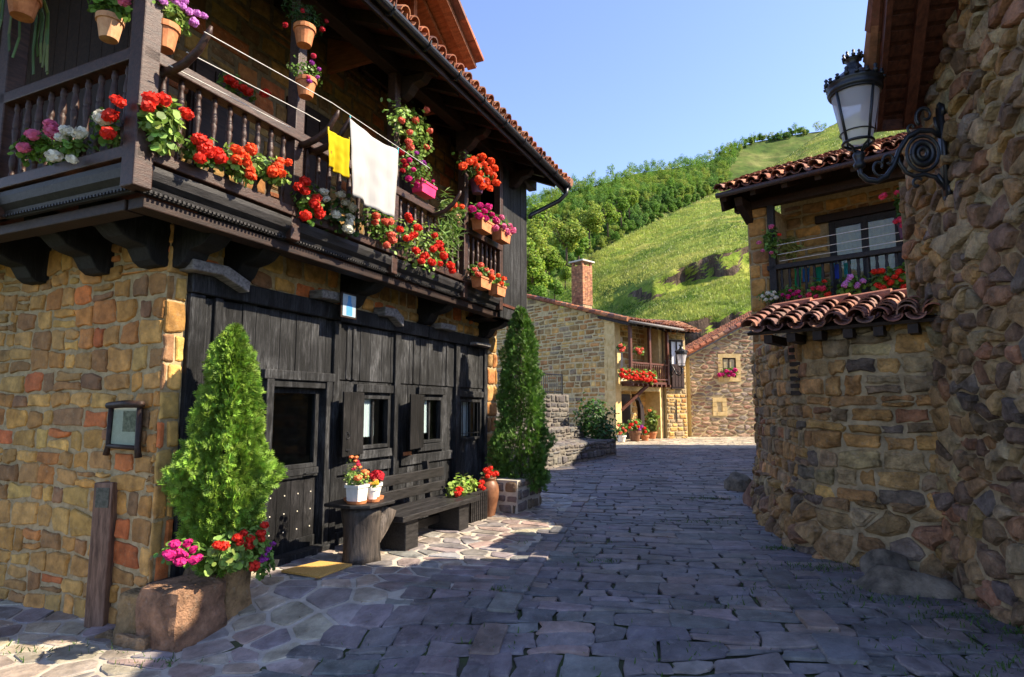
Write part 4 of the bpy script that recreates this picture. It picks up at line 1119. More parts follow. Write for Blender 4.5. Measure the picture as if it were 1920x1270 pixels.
# ------------------------------------------------------------------ houses at the far end of the lane
BK = Fr(4.98, 29.76, 0, 43)        # back house: x along its balcony front (right, away), y into the house
def build_back():
    H = frthing(BK, 'gable_house', 'stone house with a brick chimney and a red-flowered wooden balcony beyond the terrace', 'house')
    mb = MB()
    mpg = lambda s, t, h: (-h, s, t)          # gable facing the lane's near end
    top = lambda s: 6.0 + 0.30 * s
    k = lambda s, t: t < top(s) - .1
    po = coursed(0.5, 10, -.1, 9.3, (0.18, 0.34), (0.28, 0.75), 0.06, 0.02, 0.2, k)
    stones(mb, po, mpg, 0.07, 0.03, P_FAR, 0, 1, 0.2, 0.03, 0.03, 0.01); sheet(mb, 0, 10, -.1, 9.4, mpg, .25, .25, 1, keep=lambda s, t: t < top(s))
    mpf = lambda s, t, h: (s, -h, t)
    mb.box(0.01, .12, .02, 9, -.1, 5.9, 1)
    po = coursed(0, .55, -.1, 5.9, (.4, .6), (.5, .6), .0, .01, 0); stones(mb, po, mpg, .03, .05, [(0.55, .40, .18), (.5, .36, .16), (.45, .26, .12)], 2, 1, .1, .02)
    mb.box(-.03, .42, -.06, .6, -.1, 5.95, 2)
    mpb = lambda s, t, h: (s, 0.9 - h, t)
    po = coursed(.4, 4.6, -.1, 5.9, (.2, .34), (.3, .7), .05, .02, .2, lambda s, t: not (1.2 < s < 2.4 and t < 2.3) and not (.5 < s < 1.9 and 2.9 < t < 5.3)); stones(mb, po, mpb, .06, .03, P_FAR, 0, 0, .2, .03)
    sheet(mb, .4, 4.6, -.1, 6, mpb, .4, .4, 1)
    mb.box(3.75, 4.05, -.05, .9, -.1, 6, 2); mb.box(.4, 3.75, -.05, .9, 2.45, 2.75, 1)
    mb.build('stone_wall', [M['farstone'], M['farmortar'], M['sandstone']], H)
    d = MB().box(1.2, 2.4, .86, .93, -.1, 2.3); d.build('arched_door', M['darkwood'], H)
    MB().box(.55, 1.85, .87, .92, 2.95, 5.25).build('plaster_bay', M['plaster'], H)
    w = MB(); w.box(.9, 1.35, .84, .90, 3.0, 4.9); w.build('balcony_door', M['darkwood'], H)
    MB().prism([(1.9, 0), (2.15, 0), (2.2, 1.2), (2.1, 1.7), (1.7, 2.2), (1.4, 2.3), (1.4, 2.1), (1.7, 1.95), (1.85, 1.6)], lambda a, z, h: (a + .5, h, z), .2, .4).build('curved_brace', M['darkwood'], H)
    b = MB().box(.42, 3.75, -.6, .9, 2.78, 2.9)
    for q in range(9): b.box(.5 + q * .4, .6 + q * .4, -.7, .0, 2.66, 2.78)
    bal = b.build('balcony', M['redwood'], H)
    MB().box(.42, 3.75, -.64, -.54, 3.75, 3.84).build('top_rail', M['redwood'], bal); MB().box(.42, 3.75, -.64, -.54, 3.0, 3.07).build('bottom_rail', M['redwood'], bal)
    bm = MB().lathe([(.035, 0), (.02, .1), (.04, .25), (.02, .4), (.035, .55), (.03, .68)], 6).mesh('baluster', M['redwood'], True)
    for q in range(20): o = link_mesh('baluster', bm, bal); o.location = (.5 + q * .165, -.59, 3.07)
    for x in (.5, 2.1, 3.7): MB().box(x - .07, x + .07, -.66, -.52, 2.78, 5.85).build('post', M['redwood'], bal)
    MB().bar((.45, -.02, 1.5), (1.9, -.55, 2.7), .14, .14).build('strut', M['redwood'], H)
    rf = MB(); sl = math.atan(.30)
    E0 = Vector((0, -1.1, 5.75))
    mpr = lambda x, y, h: (x, -1.1 + y * math.cos(sl) - h * math.sin(sl), 5.68 + y * math.sin(sl) + h * math.cos(sl))
    tile_roof(rf, mpr, -.35, 5.0, 1.3, .25, .5, .4, .10, P_TILE, 5, jit=.02)
    for q in range(28): rf.tube([mpr(-.36, q * .4, .09), mpr(-.36, q * .4 + .48, .06)], [.12, .10], 8, 0, pick(P_TILE))
    rf.add([mpr(-.3, 0, -.05), mpr(5.1, 0, -.05), mpr(5.1, 12, -.05), mpr(-.3, 12, -.05), mpr(-.3, 0, .02), mpr(5.1, 0, .02), mpr(5.1, 12, .02), mpr(-.3, 12, .02)], [(0, 1, 2, 3), (7, 6, 5, 4), (0, 4, 5, 1), (1, 5, 6, 2), (3, 2, 6, 7), (0, 3, 7, 4)], 1)
    roof = rf.build('roof', [M['tile'], M['darkwood']], H)
    ra = MB()
    for q in range(9): ra.bar((-.2 + q * .6, -1.05, 5.56), (-.2 + q * .6, .8, 6.1), .12, .14)
    ra.build('rafter', M['darkwood'], roof)
    MB().tube([(-.3, -1.16, 5.66), (5.1, -1.16, 5.66)], .07, 8).build('gutter', M['greywood'], roof, smooth=True)
    # chimney of thin bricks
    ch = MB(); zc = 6.2 + .3 * 2.8
    for r_ in range(25):
        z = zc + r_ * .085
        for q in range(4):
            for (x0, x1, y0, y1) in ((.55 + q * .2, .55 + q * .2 + .185, 2.4, 2.5), (.55 + q * .2, .55 + q * .2 + .185, 3.1, 3.2), (.55, .65, 2.5 + q * .15, 2.5 + q * .15 + .14), (1.24, 1.34, 2.5 + q * .15, 2.5 + q * .15 + .14)):
                ch.box(x0, x1, y0, y1, z, z + .07, 0, pick([(.38, .17, .085), (.42, .20, .10), (.32, .14, .075)]))
    ch.box(.58, 1.31, 2.43, 3.17, zc - .5, zc + 2.12, 1)
    for x in (.56, 1.22): 
        for y in (2.42, 3.05): ch.box(x, x + .12, y, y + .12, zc + 2.12, zc + 2.32, 0, (.4, .17, .09))
    ch.box(.45, 1.44, 2.3, 3.3, zc + 2.32, zc + 2.4, 2)
    ch.build('chimney', [M['tile'], M['mortar_dark'], M['plaster']], roof)
    # narrow house adjoining
    TW = Fr(*BK.w(4.05, -.25, 0)[:2], 0, 20)
    T = frthing(TW, 'narrow_house', 'narrow sunlit stone house with a glazed wooden bay beside the balcony', 'house')
    mb = MB(); mp = lambda s, t, h: (s, -h, t)
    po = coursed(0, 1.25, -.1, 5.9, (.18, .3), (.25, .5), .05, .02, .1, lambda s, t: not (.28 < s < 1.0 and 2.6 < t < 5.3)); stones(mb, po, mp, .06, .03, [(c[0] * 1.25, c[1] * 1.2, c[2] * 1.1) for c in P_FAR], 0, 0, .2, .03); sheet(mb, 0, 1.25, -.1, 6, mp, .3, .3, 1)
    mb.box(.0, 1.25, .02, 3, -.1, 5.9, 1)
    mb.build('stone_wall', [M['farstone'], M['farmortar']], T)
    by = MB().box(.26, 1.02, -.14, .02, 2.6, 3.9)
    for q in range(4): by.box(.28 + q * .19, .28 + q * .19 + .16, -.17, -.14, 2.7, 3.8)
    bay = by.build('wooden_bay', M['brownwood'], T)
    f = MB()
    for x in (.26, .62, .97): f.box(x, x + .05, -.12, .0, 3.9, 5.2)
    f.box(.31, .62, -.12, 0, 5.1, 5.2); f.box(.67, .97, -.12, 0, 5.1, 5.2); f.build('frame', M['darkwood'], bay)
    MB().box(.31, .97, -.05, -.03, 3.9, 5.1).build('curtain', M['curtain'], bay)
    MB().box(.52, .6, -.05, -.035, .9, 2.0).build('slit_window', M['interior'], T)
    rf = MB(); mpr = lambda x, y, h: (x, -.7 + y * .93 - h * .37, 5.55 + y * .37 + h * .93)
    tile_roof(rf, mpr, -.5, 1.7, 2.4, .25, .5, .4, .10, [(.42, .2, .1), (.5, .27, .14), (.38, .16, .08)], 5, jit=.03)
    rf.add([mpr(-.5, 0, -.05), mpr(1.7, 0, -.05), mpr(1.7, 3, -.05), mpr(-.5, 3, -.05)], [(0, 1, 2, 3)], 1); rf.build('roof', [M['tile'], M['darkwood']], T)
    # low annexe in the gap
    AN = Fr(9.15, 34.6, 0, 20)
    A_ = frthing(AN, 'low_outhouse', 'low cream stone outhouse with a tiled lean-to roof and an orange door frame', 'outhouse')
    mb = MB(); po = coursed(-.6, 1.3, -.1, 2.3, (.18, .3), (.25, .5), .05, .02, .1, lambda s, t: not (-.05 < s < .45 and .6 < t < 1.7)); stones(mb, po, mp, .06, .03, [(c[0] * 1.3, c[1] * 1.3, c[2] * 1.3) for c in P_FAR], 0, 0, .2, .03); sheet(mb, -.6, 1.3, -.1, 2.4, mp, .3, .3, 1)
    mb.box(-.6, 3.0, 1.6, 2.0, -.1, 5.2, 1)
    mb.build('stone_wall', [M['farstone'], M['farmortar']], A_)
    f = MB().box(-.05, .05, -.05, .03, .6, 1.7).box(.37, .45, -.05, .03, .6, 1.7).box(.05, .37, -.05, .03, 1.6, 1.7).box(-.1, .5, -.08, .03, .5, .6); wd = f.build('window', M['orangewood'], A_)
    MB().box(.05, .37, -.01, .0, .6, 1.6).build('pane', M['interior'], wd)
    rf = MB(); mpr2 = lambda x, y, h: (x, -.4 + y * .9 - h * .43, 2.2 + y * .43 + h * .9)
    tile_roof(rf, mpr2, -.7, 1.3, 2.0, .22, .42, .33, .09, [(.45, .22, .13), (.5, .28, .17), (.4, .2, .12)], 5)
    rf.add([mpr2(-.7, 0, -.04), mpr2(1.3, 0, -.04), mpr2(1.3, 2.2, -.04), mpr2(-.7, 2.2, -.04)], [(0, 1, 2, 3)], 1)
    mpr3 = lambda x, y, h: (x, 1.3 + y * .9 - h * .43, 4.55 + y * .43 + h * .9)
    tile_roof(rf, mpr3, -.6, 1.4, .5, .22, .42, .33, .09, [(.45, .22, .13), (.4, .2, .12)], 5)
    rf.build('roof', [M['tile'], M['darkwood']], A_)
    # gable house closing the lane
    FH = Fr(9.85, 34.0, 0, 6)
    q1, q2 = FH.aty(1367, 690, 0), FH.aty(1349, 763, 0)
    wx, wz, vx, vz = q1.x - 1.9, q1.z - 3.62, q2.x - 1.45, q2.z - 1.65
    F_ = frthing(FH, 'end_house', 'stone gable house closing the lane with one flowered window', 'house')
    mb = MB(); ga, gb = FH.aty(1297, 664, 0), FH.aty(1404, 606, 0); gs = (gb.z - ga.z) / (gb.x - ga.x); tp = lambda s: ga.z - gs * ga.x + gs * s
    k = lambda s, t: t < min(tp(s), 8.2) - .05 and not (1.25 + wx < s < 2.55 + wx and 2.85 + wz < t < 4.4 + wz) and not (1.05 + vx < s < 1.85 + vx and 1.15 + vz < t < 2.15 + vz)
    po = voronoi(0, 7, -.1, 7.6, .48, .22, .45, k, .06); stones(mb, po, mp, .07, .035, [(.33, .22, .14), (.27, .17, .11), (.38, .26, .17), (.30, .17, .11), (.24, .19, .15)], 0, 1, .25, .03, .03, .01)
    sheet(mb, 0, 7, -.1, 8.2, mp, .25, .25, 1, keep=lambda s, t: t < min(tp(s), 8.2)); mb.box(.0, .3, .02, 4, -.1, 4.6, 1)
    for x0, x1, z0, z1, iw in ((1.25 + wx, 2.55 + wx, 2.85 + wz, 4.4 + wz, .26), (1.05 + vx, 1.85 + vx, 1.15 + vz, 2.15 + vz, .24)):
        for q in range(4):
            za, zb = lerp(z0, z1, q / 4) + .01, lerp(z0, z1, (q + 1) / 4) - .01
            mb.box(x0, x0 + iw, -.05, .05, za, zb, 2); mb.box(x1 - iw, x1, -.05, .05, za, zb, 2)
        mb.box(x0 + iw + .005, x1 - iw - .005, -.05, .05, z1 - .22, z1 - .01, 2); mb.box(x0 + iw + .005, x1 - iw - .005, -.06, .05, z0 + .01, z0 + .22, 2)
    mb.build('stone_wall', [M['farstone'], M['farmortar'], M['sandstone']], F_)
    f = MB().box(1.52, 1.58, -.02, .03, 3.08, 4.17).box(2.22, 2.28, -.02, .03, 3.08, 4.17).box(1.87, 1.93, -.02, .03, 3.08, 4.17).box(1.59, 1.86, -.015, .03, 4.1, 4.17).box(1.94, 2.21, -.015, .03, 4.1, 4.17).box(1.59, 1.86, -.012, .03, 3.55, 3.59).box(1.94, 2.21, -.012, .03, 3.55, 3.59)
    f.v = [(a + wx, b, c + wz) for a, b, c in f.v]; wn_ = f.build('window', M['darkwood'], F_)
    MB().box(1.58 + wx, 2.22 + wx, .01, .02, 3.08 + wz, 4.1 + wz).build('curtain', M['curtain'], wn_)
    MB().box(1.3 + vx, 1.6 + vx, .005, .02, 1.38 + vz, 1.92 + vz).build('small_window', M['interior'], F_)
    rf = MB()
    c5, s5 = 1 / math.hypot(1, gs), gs / math.hypot(1, gs)
    mpq = lambda x, y, h: (-.5 + y * c5 - h * s5, x, tp(-.5) + .12 + y * s5 + h * c5)
    for q in range(18): rf.tube([mpq(-.35, q * .4, .10), mpq(-.35, q * .4 + .48, .06)], [.13, .11], 8, 0, pick(P_TILE))
    tile_roof(rf, mpq, -.2, 3.2, 7.5, .25, .5, .4, .11, P_TILE, 5)
    rf.add([mpq(-.36, 0, -.12), mpq(4, 0, -.12), mpq(4, 8, -.12), mpq(-.36, 8, -.12), mpq(-.36, 0, .04), mpq(4, 0, .04), mpq(4, 8, .04), mpq(-.36, 8, .04)], [(0, 1, 2, 3), (0, 4, 5, 1), (1, 5, 6, 2), (3, 2, 6, 7), (0, 3, 7, 4)], 1)
    rf.add([mpq(-.36, 0, .04), mpq(4, 0, .04), mpq(4, 8, .04), mpq(-.36, 8, .04)], [(0, 1, 2, 3)], 0, (.3, .12, .06))
    rf.build('roof', [M['tile'], M['greywood']], F_)
    # far lantern: a copy of the near one on the narrow house
    c = copy_tree(lan); p = TW.w(-.05, -.05, 3.0); c.location = p; c.rotation_euler = (0, 0, R(-38))
    c.scale = (1.25,) * 3; tag(c, 'small far black lantern on a bracket between the back houses', 'street lamp', 'iron wall lanterns')
    return FH, TW
FH, TW = build_back()

# terrace walls, steps and railing left of the lane
def build_terrace():
    mpx = lambda ax, ay, bx, by: (lambda s, t, h: (lambda d, n: (ax + d.x * s + n.x * h, ay + d.y * s + n.y * h, t))((Vector((bx - ax, by - ay)).normalized()), (lambda d: Vector((d.y, -d.x)))((Vector((bx - ax, by - ay)).normalized()))))
    P_T = [(.13, .115, .105), (.10, .092, .09), (.16, .14, .12), (.115, .11, .11)]
    tm = mat_noise('terracemortar', (.10, .09, .08), (.22, .20, .17), 6, .95, bs=.5)
    def wall(name, label, cat, ax, ay, bx, by, z0, z1, th, hh, ww):
        mb = MB(); ln = math.hypot(bx - ax, by - ay); mp = mpx(ax, ay, bx, by)
        po = coursed(0, ln, z0, z1, hh, ww, .05, .02, .2); stones(mb, po, mp, .05, .03, P_T, 0, 1, .2, .02, .03, .008)
        sheet(mb, 0, ln, z0, z1, mp, .3, .2, 1)
        c = [mp(0, z1, 0), mp(ln, z1, 0), mp(ln, z1, -th), mp(0, z1, -th)]
        lo = [(p[0], p[1], z0) for p in c]
        mb.add(lo + c, [(4, 5, 6, 7), (1, 2, 6, 5), (2, 3, 7, 6), (3, 0, 4, 7)], 1)
        po = voronoi(0, ln, -th, 0, .4, .25, .4); stones(mb, po, lambda s, t, h: (lambda p: (p[0], p[1], z1 + h))(mp(s, 0, t)), .03, .02, P_T, 0, 1, .1, .02)
        e = mpx(*mp(ln, 0, 0)[:2], *mp(ln, 0, -th)[:2])
        po = coursed(0, th, z0, z1, hh, ww, .03, .02, .1); stones(mb, po, e, .05, .03, P_T, 0, 0, .2, .02)
        o = mb.build(name, [M['farstone'], tm]); return tag(o, label, cat)
    wall('low_terrace_wall', 'low front wall of dark stone along the lane beyond the far cypress', 'wall', .55, 15.6, 3.5, 20.9, -.1, .55, 2.6, (.14, .22), (.25, .5))
    wall('terrace_step_wall', 'middle stone step tier above the low lane wall', 'wall', -.3, 16.6, 2.55, 21.8, .5, .95, 2.0, (.12, .17), (.25, .5))
    wall('upper_terrace_wall', 'tall dark rubble retaining wall carrying the iron railing', 'wall', -1.5, 18.2, 2.0, 21.7, .9, 2.05, 3.0, (.12, .2), (.15, .4))
    rl = MB(); a, b = Vector((-.8, 18.95, 2.05)), Vector((1.75, 21.5, 2.05))
    n = 34
    for q in range(n + 1):
        p = a.lerp(b, q / n); r_ = .03 if q % 17 == 0 else .014; rl.tube([p, p + Vector((0, 0, .72))], r_, 6)
    for z in (.1, .7): rl.tube([a + Vector((0, 0, z)), b + Vector((0, 0, z))], .022, 6)
    tag(rl.build('iron_railing', M['iron']), 'black iron railing on top of the tall terrace wall', 'railing')
build_terrace()

# ------------------------------------------------------------------ hills
def hill_mat(name, gr, dk, dry, sc):
    m, nt, b = newmat(name)
    n1 = noise_node(nt, sc, 8, 0.65, stretch=(1, 1, 2.2)); n2 = noise_node(nt, sc * 5, 6, 0.7, stretch=(1, 1, .5))
    r1 = ramp(nt, n1.outputs[0], [(.34, dk), (.5, gr), (.66, dry)]); r2 = ramp(nt, n2.outputs[0], [(.3, (.55,) * 3), (.7, (1.35,) * 3)])
    c = mixc(nt, 'MULTIPLY', 1.0, r1.outputs[0], r2.outputs[0])
    ge = N(nt, 'ShaderNodeNewGeometry'); sx = N(nt, 'ShaderNodeSeparateXYZ'); nt.links.new(ge.outputs['True Normal'], sx.inputs[0])
    ab = N(nt, 'ShaderNodeMath', operation='ABSOLUTE'); nt.links.new(sx.outputs[2], ab.inputs[0])
    n3 = noise_node(nt, sc * 3, 5, .7); ad = N(nt, 'ShaderNodeMath', operation='MULTIPLY_ADD'); nt.links.new(n3.outputs[0], ad.inputs[0]); ad.inputs[1].default_value = .35; nt.links.new(ab.outputs[0], ad.inputs[2])
    rk = ramp(nt, ad.outputs[0], [(.56, (1, 1, 1)), (.66, (0, 0, 0))])
    n4 = noise_node(nt, sc * 7, 8, .75, stretch=(1, 1, .35)); r4 = ramp(nt, n4.outputs[0], [(.35, (.022, .016, .013)), (.55, (.09, .062, .045)), (.7, (.22, .16, .12))])
    c = mixc(nt, 'MIX', rk.outputs[0], c, r4.outputs[0])
    nt.links.new(c, b.inputs['Base Color']); b.inputs['Roughness'].default_value = .95; b.inputs['Specular IOR Level'].default_value = .1
    bump(nt, b, n2.outputs[0], .9, .5)
    return m
def interp(x, tab): return float(np.interp(x, [a for a, _ in tab], [b for _, b in tab]))
RIDGE = [(700, 660), (900, 600), (985, 562), (1040, 525), (1100, 482), (1180, 440), (1260, 400), (1340, 362), (1400, 342), (1470, 298), (1550, 240), (1640, 196), (1750, 140), (1920, 60), (2200, 0)]
def front_pt(px, v):
    yr, yb = interp(px, RIDGE), 742
    r = sstep(1080, 1230, px)
    # depth along the rise: cliff, grass shelf, rock band, long slope
    v1, v2, v3 = .16 - .04 * sstep(1250, 1400, px), .40 + .12 * sstep(1120, 1400, px) - .06, .50 + .14 * sstep(1120, 1400, px) - .04
    DR = lerp(95, 190, sstep(950, 1700, px))
    v = min(1, max(0, v + (.035 * noise.noise((px / 38, 3.3, 0)) + .02 * noise.noise((px / 11, 1.3, 0))) * (1 if .05 < v < .9 else 0)))
    steps = [(0, 44), (.22, 47), (.40, 47.8), (.575 - .05 * sstep(1300, 1150, px), 63), (.70 - .07 * sstep(1300, 1150, px), 64.2), (1, DR)]
    smooth = [(0, 46), (1, DR)]
    D = lerp(interp(v ** 1.2, smooth), interp(v, steps), r)
    y = lerp(yb, yr, v)
    D *= 1 + .035 * noise.noise((px / 70, v * 5, 1.1)) * (1 if v < .97 else .3) + .015 * noise.noise((px / 22, v * 14, 4.1))
    return depth_at(px, y, D)
def build_hills():
    pxs = np.arange(700, 2210, 9); vsn = np.linspace(0, 1, 64)
    vs = []; 
    for v in vsn:
        for px in pxs: vs.append(tuple(front_pt(px, v)))
    for k, (back, dz) in enumerate(((12, -2), (40, -14), (90, -60))):
        for px in pxs:
            p = front_pt(px, 1.0); q = p * (1 + back / p.y); vs.append((q.x, q.y, p.z + dz))
    w = len(pxs); nr = len(vs) // w
    fs = [(j * w + i, j * w + i + 1, (j + 1) * w + i + 1, (j + 1) * w + i) for j in range(nr - 1) for i in range(w - 1)]
    o = MB().add(vs, fs).build('grassy_hill', hill_mat('hillgrass', (.14, .20, .022), (.07, .115, .014), (.28, .27, .06), .12), smooth=True); tag(o, kind='structure')
    # tufts, bracken and bushes that roughen the slope
    P = []; A = []; S = []; C = []
    for _ in range(75000):
        px = random.uniform(960, 1700); v = random.random() ** .9
        if px > 1150 and (.17 < v < .40 or .575 < v < .70) and random.random() < .93: continue
        p = front_pt(px, v)
        a, b = front_pt(px + 4, v), front_pt(px, min(1, v + .01)); nrm = (a - p).cross(b - p)
        if nrm.length < 1e-6: continue
        nrm.normalize()
        if abs(nrm.z) < .30 and random.random() < .85: continue
        n_ = noise.noise((p.x * .06, p.y * .06, p.z * .09)) + .5 * noise.noise((p.x * .3, p.y * .3, p.z * .3))
        P.append(tuple(p)); A.append((random.gauss(0, .35), random.gauss(0, .35), 1)); S.append(random.uniform(.14, .38) * (p.y / 80) ** .5)
        t = min(1, max(0, .5 + n_ * 1.9 + (.5 if v > .93 else 0))); k = random.uniform(.6, 1.4)
        c = [lerp(a_, b_, t) * k for a_, b_ in zip((.06, .13, .010), (.31, .34, .06))]
        C.append(c)
    P, A, S, C = map(np.array, (P, A, S, C))
    tv = [(-.5, 0, 0), (-.3, 0, .1), (-.55, .9, .1), (-.1, 0, -.1), (.12, 0, 0), (.05, 1.1, -.1), (.25, 0, .1), (.5, 0, 0), (.6, .8, .15)]
    me = leaves('hill_tufts', P, unit(len(P)) * [1, 1, .2], S, tv, [(0, 1, 2), (3, 4, 5), (6, 7, 8)], C, M['leaf'], A)
    tag(link_mesh('hill_grass', me), 'tall yellow-green grass and bracken covering the near hillside', 'grass', kind='stuff')
BACKR = [(760, 470), (880, 425), (985, 392), (1060, 362), (1130, 345), (1190, 326), (1260, 316), (1330, 303), (1370, 282), (1410, 268), (1470, 256), (1510, 250), (1560, 244), (1700, 225), (1900, 200)]
def back_pt(px, v):
    y = lerp(700, interp(px, BACKR), v)
    D = lerp(170, lerp(330, 470, sstep(1000, 1500, px)), v ** 1.15)
    D *= 1 + .05 * noise.noise((px / 90, v * 4, 7.7))
    return depth_at(px, y, D)
def crown_cloud(n, blobs, size, seed, base):
    r_ = np.random.default_rng(seed); P = []; Nn = []
    for (c, rad) in blobs:
        k = int(n * rad ** 2 / sum(b[1] ** 2 for b in blobs))
        u = r_.normal(size=(k, 3)); u /= np.linalg.norm(u, axis=1, keepdims=True)
        rr = rad * r_.uniform(.55, 1.05, (k, 1)); P.append(np.array(c) + u * rr * [1, 1, .85]); Nn.append(u + r_.normal(size=(k, 3)) * .5 + [0, 0, .4])
    P = np.concatenate(P); Nn = np.concatenate(Nn)
    cols = np.array(base) * r_.uniform(.6, 1.45, (len(P), 1)) * (1 + r_.normal(size=(len(P), 3)) * [.10, .03, .1])
    return P, Nn, np.clip(cols, .003, 1), size * r_.uniform(.6, 1.3, len(P))
def tree_mesh(name, seed, h, base, n=2600):
    random.seed(seed); blobs = []; slim = random.uniform(.7, 1.15)
    for _ in range(random.randint(15, 24)):
        a, z = random.uniform(0, 6.28), random.uniform(.28, .92) * h
        w = slim * h * .36 * math.sin(math.pi * min(1, (z / h - .12) / .95)) ** .7
        blobs.append(((math.cos(a) * w * random.uniform(.2, .95), math.sin(a) * w * random.uniform(.2, .95), z), h * random.uniform(.06, .17)))
    blobs.append(((0, 0, h * .6), h * .24))
    P, Nn, C, S = crown_cloud(n, blobs, h * .034, seed, base)
    tv = [(-.5, -.4, 0), (.1, -.6, .1), (.6, 0, 0), (.2, .6, -.1), (-.4, .45, .1)]
    me = leaves(name, P, Nn, S, tv, [(0, 1, 2, 3, 4)], C, M['treeleaf'])
    tb = MB().tube([(0, 0, -1.5), (.05, 0, h * .3), (.0, .08, h * .75)], [h * .022, h * .018, h * .006], 6, 0, (.2, .2, .2))
    for k in range(4):
        a = random.uniform(0, 6.28); tb.tube([(0, 0, h * .3), (math.cos(a) * h * .15, math.sin(a) * h * .15, h * .5), (math.cos(a) * h * .24, math.sin(a) * h * .24, h * .7)], [h * .012, h * .009, h * .004], 5)
    return me, tb.mesh(name + '_trunk', M['bark'], True)
def build_woods():
    greens = [(.12, .24, .03), (.15, .27, .035), (.20, .30, .04), (.10, .20, .03), (.24, .31, .05), (.12, .24, .05)]
    kinds = [tree_mesh('crown', 30 + k, 9.0, g) for k, g in enumerate(greens)]
    thin = [tree_mesh('crown_far', 60 + k, 9.0, g, 700)[0] for k, g in enumerate(greens)]
    random.seed(11)
    cand = []
    for _ in range(16000):
        px, v = random.uniform(955, 1545), random.random() ** .8
        y = lerp(700, interp(px, BACKR), v)
        if y > interp(px, RIDGE) + 6: continue
        open_ = 1395 < px < 1530 and v > .86 + .0 and y > interp(px, BACKR) + 8 - .0 * px
        if px > 1370 and not (y < interp(px, BACKR) + 3 + max(0, (1400 - px)) * 1.2): continue
        if 1010 < px < 1110 and 425 < y < 450: continue       # the clearing
        cand.append((px, y, v))
    got = []
    for c in cand:
        sp = lerp(16, 6.4, sstep(.25, .9, c[2]))
        if all((c[0] - g[0]) ** 2 + (c[1] - g[1]) ** 2 > sp * sp for g in got): got.append(c)
        if len(got) >= 760: break
    got.sort(key=lambda c: c[2]); far = got[245:]; got = got[:245]
    V = []; F = []; C = []; nb = 0
    for px, y, v in far:
        p = back_pt(px, v); me = thin[random.randrange(6)]; n_ = len(me.vertices); co = np.empty(n_ * 3); me.vertices.foreach_get('co', co); co = co.reshape(-1, 3)
        a = random.uniform(0, 6.28); s = random.uniform(.7, 1.2) * .92; cs, sn = math.cos(a) * s, math.sin(a) * s
        V.append(np.stack([co[:, 0] * cs - co[:, 1] * sn + p.x, co[:, 0] * sn + co[:, 1] * cs + p.y, co[:, 2] * s * random.uniform(.9, 1.2) + p.z - .4], 1))
        F.append(np.arange(n_).reshape(-1, 5) + nb); nb += n_
        cc = np.empty(n_ * 4); me.color_attributes['Col'].data.foreach_get('color', cc); C.append(cc.reshape(-1, 5, 4)[:, 0, :3])
    tag(link_mesh('far_wood', np_mesh('far_wood', np.concatenate(V), np.concatenate(F), np.concatenate(C), M['treeleaf'])), 'unbroken green wood along the upper part of the far hillside', 'wood', kind='stuff')
    for px in np.linspace(1352, 1512, 34):
        px = float(px) + random.uniform(-2, 2); got.append((px, 0, random.uniform(.985, 1.0)))
    for px, y, v in got:
        p = back_pt(px, v); s = random.uniform(.65, 1.15) * .85 * (1 if y else .8)
        k = random.randrange(len(kinds)) if noise.noise((px / 60, y / 40, 2)) > -.1 else random.choice((0, 1, 3, 5))
        t = thing('broadleaf_tree', 'leafy green tree in the wood that covers the far hillside', 'tree', (p.x, p.y, p.z - .4), random.uniform(0, 6.28), 'trees of the hillside wood')
        t.scale = (s * random.uniform(.9, 1.15), s, s * random.uniform(.9, 1.2))
        link_mesh('crown', kinds[k][0], t); link_mesh('trunk', kinds[k][1], t)
    # bare dead tree
    p = back_pt(1233, .68)
    mb = MB()
    for k in range(5):
        x = (k - 2) * 1.1; mb.tube([(x, 0, 0), (x + random.uniform(-.4, .4), 0, 4), (x + random.uniform(-.8, .8), 0, random.uniform(7, 10))], [.22, .16, .04], 5)
    # nearer bushes and trees at the foot of the grassy spur
    spots = [(1000, 470, 62, 5.2), (1030, 500, 66, 4.4), (1000, 530, 58, 4.6), (1062, 455, 80, 6), (1085, 470, 84, 5), (985, 500, 56, 5), (1040, 545, 60, 2.6), (1010, 560, 55, 2.6), (1105, 425, 100, 6.5), (1140, 410, 112, 6.0), (1060, 520, 70, 2.5), (1165, 395, 125, 6), (1010, 430, 92, 8), (1180, 380, 132, 6)]
    labs = ['bright leafy tree at the left edge of the valley, close behind the plank screen', 'leafy tree just above the back house roof, left of the chimney', 'low bright green tree over the left end of the back house roof', 'round green tree at the foot of the grassy spur', 'bushy dark-stemmed tree on the spur edge above the chimney', 'yellowish green tree half hidden by the black plank screen', 'small shrub between chimney and wood on the grass', 'low yellow-green shrub right over the back roof', 'tree on the edge of the spur below the clearing', 'tree higher up the edge of the grassy spur', 'small round bush on the slope above the chimney', 'upper tree where the spur edge meets the wood', 'tall pale green tree below the clearing in the wood', 'topmost tree on the spur edge, in front of the dead stems']
    for (px, y, D, h), lb in zip(spots, labs):
        p = depth_at(px, y + h * .5 * FPX / D * .8, D); s = h / 9
        t = thing('hillside_tree', lb, 'tree', p, random.uniform(0, 6.28), 'trees at the foot of the spur'); t.scale = (s * 1.25, s * 1.25, s)
        k = random.choice((1, 2, 4, 2)); link_mesh('crown', kinds[k][0], t); link_mesh('trunk', kinds[k][1], t)
    pxs = np.arange(740, 1900, 12); vsn = np.linspace(0, 1, 40); vs = []
    for v in vsn:
        for px in pxs: vs.append(tuple(back_pt(px, v)))
    for px in pxs:
        q = back_pt(px, 1.0); q2 = q * 1.2; vs.append((q2.x, q2.y, q.z - 60))
    w = len(pxs)
    fs = [(j * w + i, j * w + i + 1, (j + 1) * w + i + 1, (j + 1) * w + i) for j in range(len(vs) // w - 1) for i in range(w - 1)]
